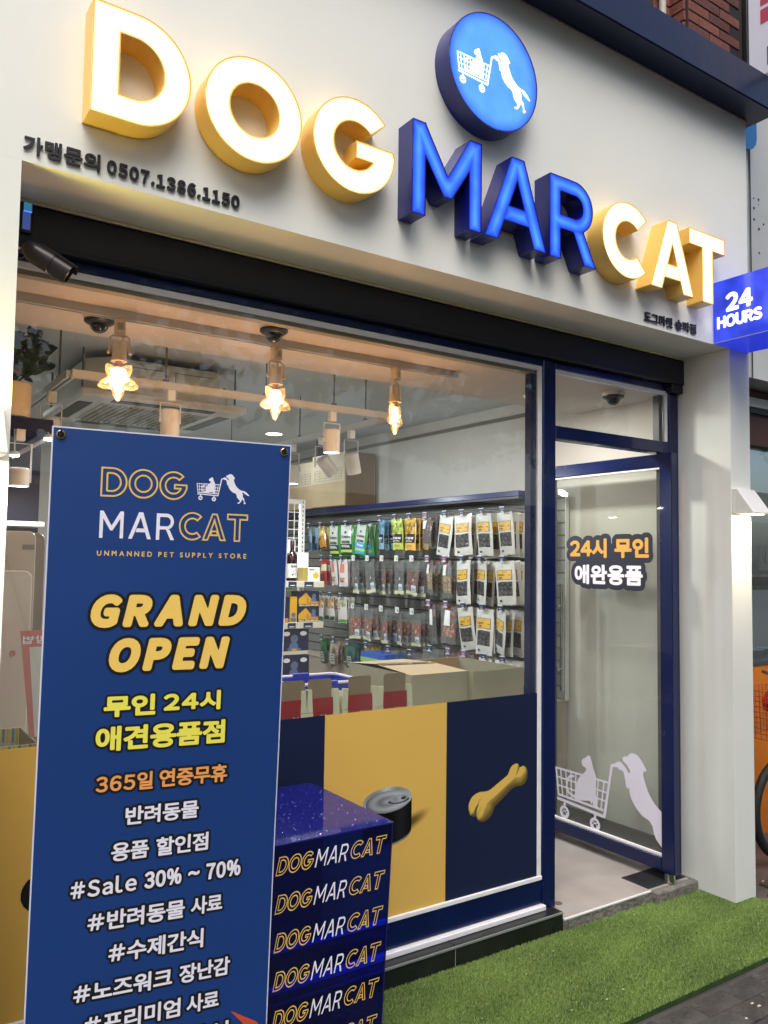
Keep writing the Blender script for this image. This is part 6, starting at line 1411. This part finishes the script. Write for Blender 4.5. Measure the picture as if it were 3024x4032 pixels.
b = B(); b.box(3.868, 5.6, .24, .40, -.1, .925); b.build('orange_base', M('orange_panel', (214, 122, 30), .4, noise=(3, .08)), nb, bev=.004)
b = B(); b.box(3.868, 5.6, .90, .92, .9, 2.6); b.build('rear_panel', M('neighbour_rear', (66, 70, 68), .7, noise=(3, .4)), nb)
b = B(); b.box(3.868, 5.6, .26, .62, 1.40, 1.425); b.box(3.868, 5.6, .26, .88, .935, .955); b.build('shelf', M('shelf_steel', (120, 122, 120), .35, metal=.4), nb)
b = B(); b.box(3.868, 5.6, .50, .70, 1.93, 2.06); b.build('light_strip', M('pale_duct', (200, 200, 196), .5), nb)
b = B(); b.tube([(4.9, .5, .95), (4.9, .5, 1.9)], .012, 8); b.tube([(5.05, .6, .95), (5.05, .6, 1.95)], .016, 8); b.build('inner_posts', M('inner_post_dark', (46, 46, 44), .6), nb)
for i, (x, c, n) in enumerate(((4.86, (96, 66, 44), 'brown'), (4.96, (120, 92, 60), 'tan'), (5.06, (90, 50, 40), 'reddish'))):
    t = thing('snack_jar', 'clear jar of %s snacks on the neighbouring shop shelf' % n, 'jar', (x, .36, 1.426), group='jars in the neighbouring shop')
    b = B(); b.ring([(.036, 0), (.040, .006), (.040, .05), (.036, .055)], (0, 0, 0), 'Z', 16); b.build('jar_contents', stuffing(n + '_snacks', tuple(int(v * .5) for v in c), c, 50), t, local=True, smooth=True)
    b = B(); b.ring([(.037, .0555), (.037, .072)], (0, 0, 0), 'Z', 16); b.build('jar_lid', WPLA, t, local=True, smooth=True)
t = thing('paper_note', 'white handwritten note taped inside the neighbouring window', 'note', (4.93, .26, 1.53))
b = B(); b.prism([(-.06, 0), (.06, -.01), (.045, .15), (-.07, .155)], 0, .002, 'XZ'); b.build('note_sheet', M('note_white', (214, 214, 210), .6), t, local=True)
b = B(); b.tube([(-.02, -.001, .10), (.0, -.001, .04)], .0015, 4); b.tube([(.01, -.001, .12), (.012, -.001, .03)], .0015, 4); b.build('pen_strokes', BAR, t, local=True)
for i in range(3):
    t = thing('foil_tray', ['foil covered tray nearest the pillar on the neighbouring counter', 'foil covered tray in the middle of the neighbouring counter', 'foil covered tray farthest right on the neighbouring counter'][i], 'tray', (4.88 + i * .2, .45, .956), group='foil trays on the neighbouring counter')
    b = B(); b.ring([(.05, 0), (.075, .04), (.078, .045)], (0, 0, 0), 'Z', 14, sx=1.1); b.build('tray_body', M('foil', (170, 172, 172), .3, metal=.8, bump=(40, .8)), t, local=True, smooth=True)
t = thing('blue_round_sign', 'blue round ended sign peeking out behind the fascia edge', 'sign', (4.2, .03, 4.0))
b = B(); b.prism([(4.0, 4.395), (4.455, 4.395), (4.457, 4.09), (4.447, 4.055), (4.42, 4.025), (4.385, 4.008), (4.34, 4.0), (4.0, 3.99)], -.015, .012, 'XZ'); b.build('sign_disc', M('sign_mid_blue', (20, 110, 176), .35), t)
# bicycle parked past the pillar
bc = thing('bicycle', 'parked bicycle with black tyre and orange wire basket past the right pillar', 'bicycle', (4.9, -.10, -.09))
wc = Vector((4.470, -.10, .205))
def circ(c, r, n=40): return [(c.x + r * math.cos(2 * PI * k / n), c.y, c.z + r * math.sin(2 * PI * k / n)) for k in range(n)]
for cx in (4.470, 5.35):
    c = Vector((cx, -.10, .205))
    b = B(); b.tube(circ(c, .258), .024, 10, closed=True); tyre = b.build('wheel', M('tyre_rubber', (26, 26, 28), .7, bump=(60, .5)), bc, smooth=True)
    b = B(); b.tube(circ(c, .228), .009, 8, closed=True); rm = b.build('rim', M('rim_grey', (130, 130, 132), .3, metal=.8), tyre, smooth=True); rm.location = (0, 0, 0)
    b = B()
    for k in range(20): a = 2 * PI * k / 20; b.tube([c + Vector((0, .015 if k % 2 else -.015, 0)), c + Vector((.226 * math.cos(a), 0, .226 * math.sin(a)))], .001, 4)
    b.ring([(.018, -.03), (.018, .03)], tuple(c), 'Y', 12); b.build('spokes', STEEL, bc)
BF = M('frame_dark_red', (120, 30, 28), .3, coat=.6)
b = B(); hd_ = Vector((4.60, -.10, .62)); b.tube([wc + Vector((0, -.035, 0)), hd_ + Vector((0, -.03, 0)), hd_], .010, 8); b.tube([wc + Vector((0, .035, 0)), hd_ + Vector((0, .03, 0)), hd_], .010, 8); b.build('fork', BF, bc)
b = B(); b.tube([hd_, (4.88, -.10, .25)], .016, 8); b.tube([(4.88, -.10, .25), (5.05, -.10, .72)], .014, 8); b.tube([(4.88, -.10, .25), (5.35, -.10, .205)], .010, 8); b.tube([(5.02, -.10, .62), (5.35, -.10, .205)], .009, 8); b.tube([(4.62, -.10, .56), (4.96, -.10, .45)], .014, 8); b.build('frame', BF, bc)
b = B(); b.tube([hd_, (4.63, -.10, .88), (4.66, -.32, .92)], .010, 8); b.tube([(4.63, -.10, .88), (4.66, .12, .92)], .010, 8); b.build('handlebar', STEEL, bc)
b = B(); b.ring([(.02, -.03), (.09, -.01), (.10, .02), (.05, .04)], (5.08, -.10, .76), 'Z', 16, sx=1.3); b.build('saddle', BLACK, bc, smooth=True)
WO = M('copper_wire', (196, 110, 76), .35, metal=.6); b = B()
xb0, xb1, yb0, yb1, zb0, zb1 = 4.262, 4.56, -.24, .04, .600, .862
for k in range(10):
    z = zb0 + (zb1 - zb0) * k / 9; s = 1 - .10 * (1 - k / 9); cx, cy = (xb0 + xb1) / 2, (yb0 + yb1) / 2; hx, hy = (xb1 - xb0) / 2 * s, (yb1 - yb0) / 2 * s
    b.tube([(cx - hx, cy - hy, z), (cx + hx, cy - hy, z), (cx + hx, cy + hy, z), (cx - hx, cy + hy, z)], .0024, 5, closed=True)
for k in range(9):
    f = k / 8
    for yy in (yb0, yb1): b.tube([(xb0 + .015 + (xb1 - xb0 - .03) * f, yy + (.014 if yy < 0 else -.014), zb0), (xb0 + (xb1 - xb0) * f, yy, zb1)], .002, 4)
    for xx in (xb0, xb1): b.tube([(xx + (.015 if xx == xb0 else -.015), yb0 + .014 + (yb1 - yb0 - .028) * f, zb0), (xx, yb0 + (yb1 - yb0) * f, zb1)], .002, 4)
b.build('wire_basket', WO, bc)
t = thing('red_helmet', 'shiny red round bag resting in the bicycle basket', 'bag', (4.40, -.12, .78)); b = B(); b.ring([(.02, -.06), (.07, -.03), (.08, .02), (.05, .07), (.015, .085)], (0, 0, 0), 'Z', 16); b.build('bag_body', M('shiny_red', (176, 24, 30), .25, coat=.6), t, local=True, smooth=True)

# ------------------------------------------------------------------ across the street: what the glass mirrors
b = B(); b.box(-40, 40, -19, -18, -.1, 3.6); o = b.build('opposite_building', M('opposite_wall', (92, 90, 86), .8, noise=(.6, .3))); props(o, 'dull grey building across the street mirrored in the glass', 'building')
def tree_mesh():
    lf = B(); R_ = random.Random(11); cl = [(R_.gauss(0, 1.5), R_.gauss(0, 1.1), 5.4 + R_.gauss(0, 1.3), R_.uniform(.7, 1.3)) for _ in range(26)]
    for k in range(6800):
        c = cl[R_.randrange(len(cl))]; a, e = R_.uniform(0, 2 * PI), math.asin(R_.uniform(-1, 1)); r = c[3] * R_.uniform(.5, 1) ** .5
        p = Vector((c[0] + r * math.cos(a) * math.cos(e), c[1] + r * math.sin(a) * math.cos(e), c[2] + r * .7 * math.sin(e))); s = R_.uniform(.07, .15)
        u = Vector((R_.uniform(-1, 1), R_.uniform(-1, 1), R_.uniform(-1, 1))).normalized(); v = u.orthogonal().normalized()
        lf.quad(p - u * s, p - v * s * .5, p + u * s, p + v * s * .5)
    tr = B(); tr.tube([(0, 0, -.1), (.05, .02, 2.0), (.1, 0, 4.2)], [.17, .14, .09], 10)
    for k in range(7): a = k * .9; tr.tube([(.08, 0, 3.0 + k * .2), (math.cos(a) * .8, math.sin(a) * .7, 4.3 + k * .2), (math.cos(a) * 1.6, math.sin(a) * 1.3, 5.2 + k * .2)], [.06, .04, .015], 6)
    return lf, tr
lf, tr = tree_mesh(); LFM = M('street_tree_leaf', (62, 84, 38), .6, noise=(1, .3)); BRK = M('street_tree_bark', (76, 66, 54), .85, bump=(20, .6))
first = thing('street_tree', 'leafy street tree mirrored in the window, nearest the doorway', 'tree', (7.0, -7.5, -.1), group='street trees along the kerb')
lf.build('crown', LFM, first, local=True); tr.build('trunk', BRK, first, local=True, smooth=True)
for (x, y, r, lb) in ((11.5, -7.8, 1.0, 'leafy street tree mirrored at the right of the glass'), (2.6, -7.6, 2.1, 'leafy street tree mirrored at the middle of the glass'), (-2.2, -7.9, 3.3, 'leafy street tree behind the camera to the left'), (16.5, -8.0, 4.1, 'leafy street tree farthest along the kerb')):
    copy_tree(first, (x, y, -.1), lb, (0, 0, r))
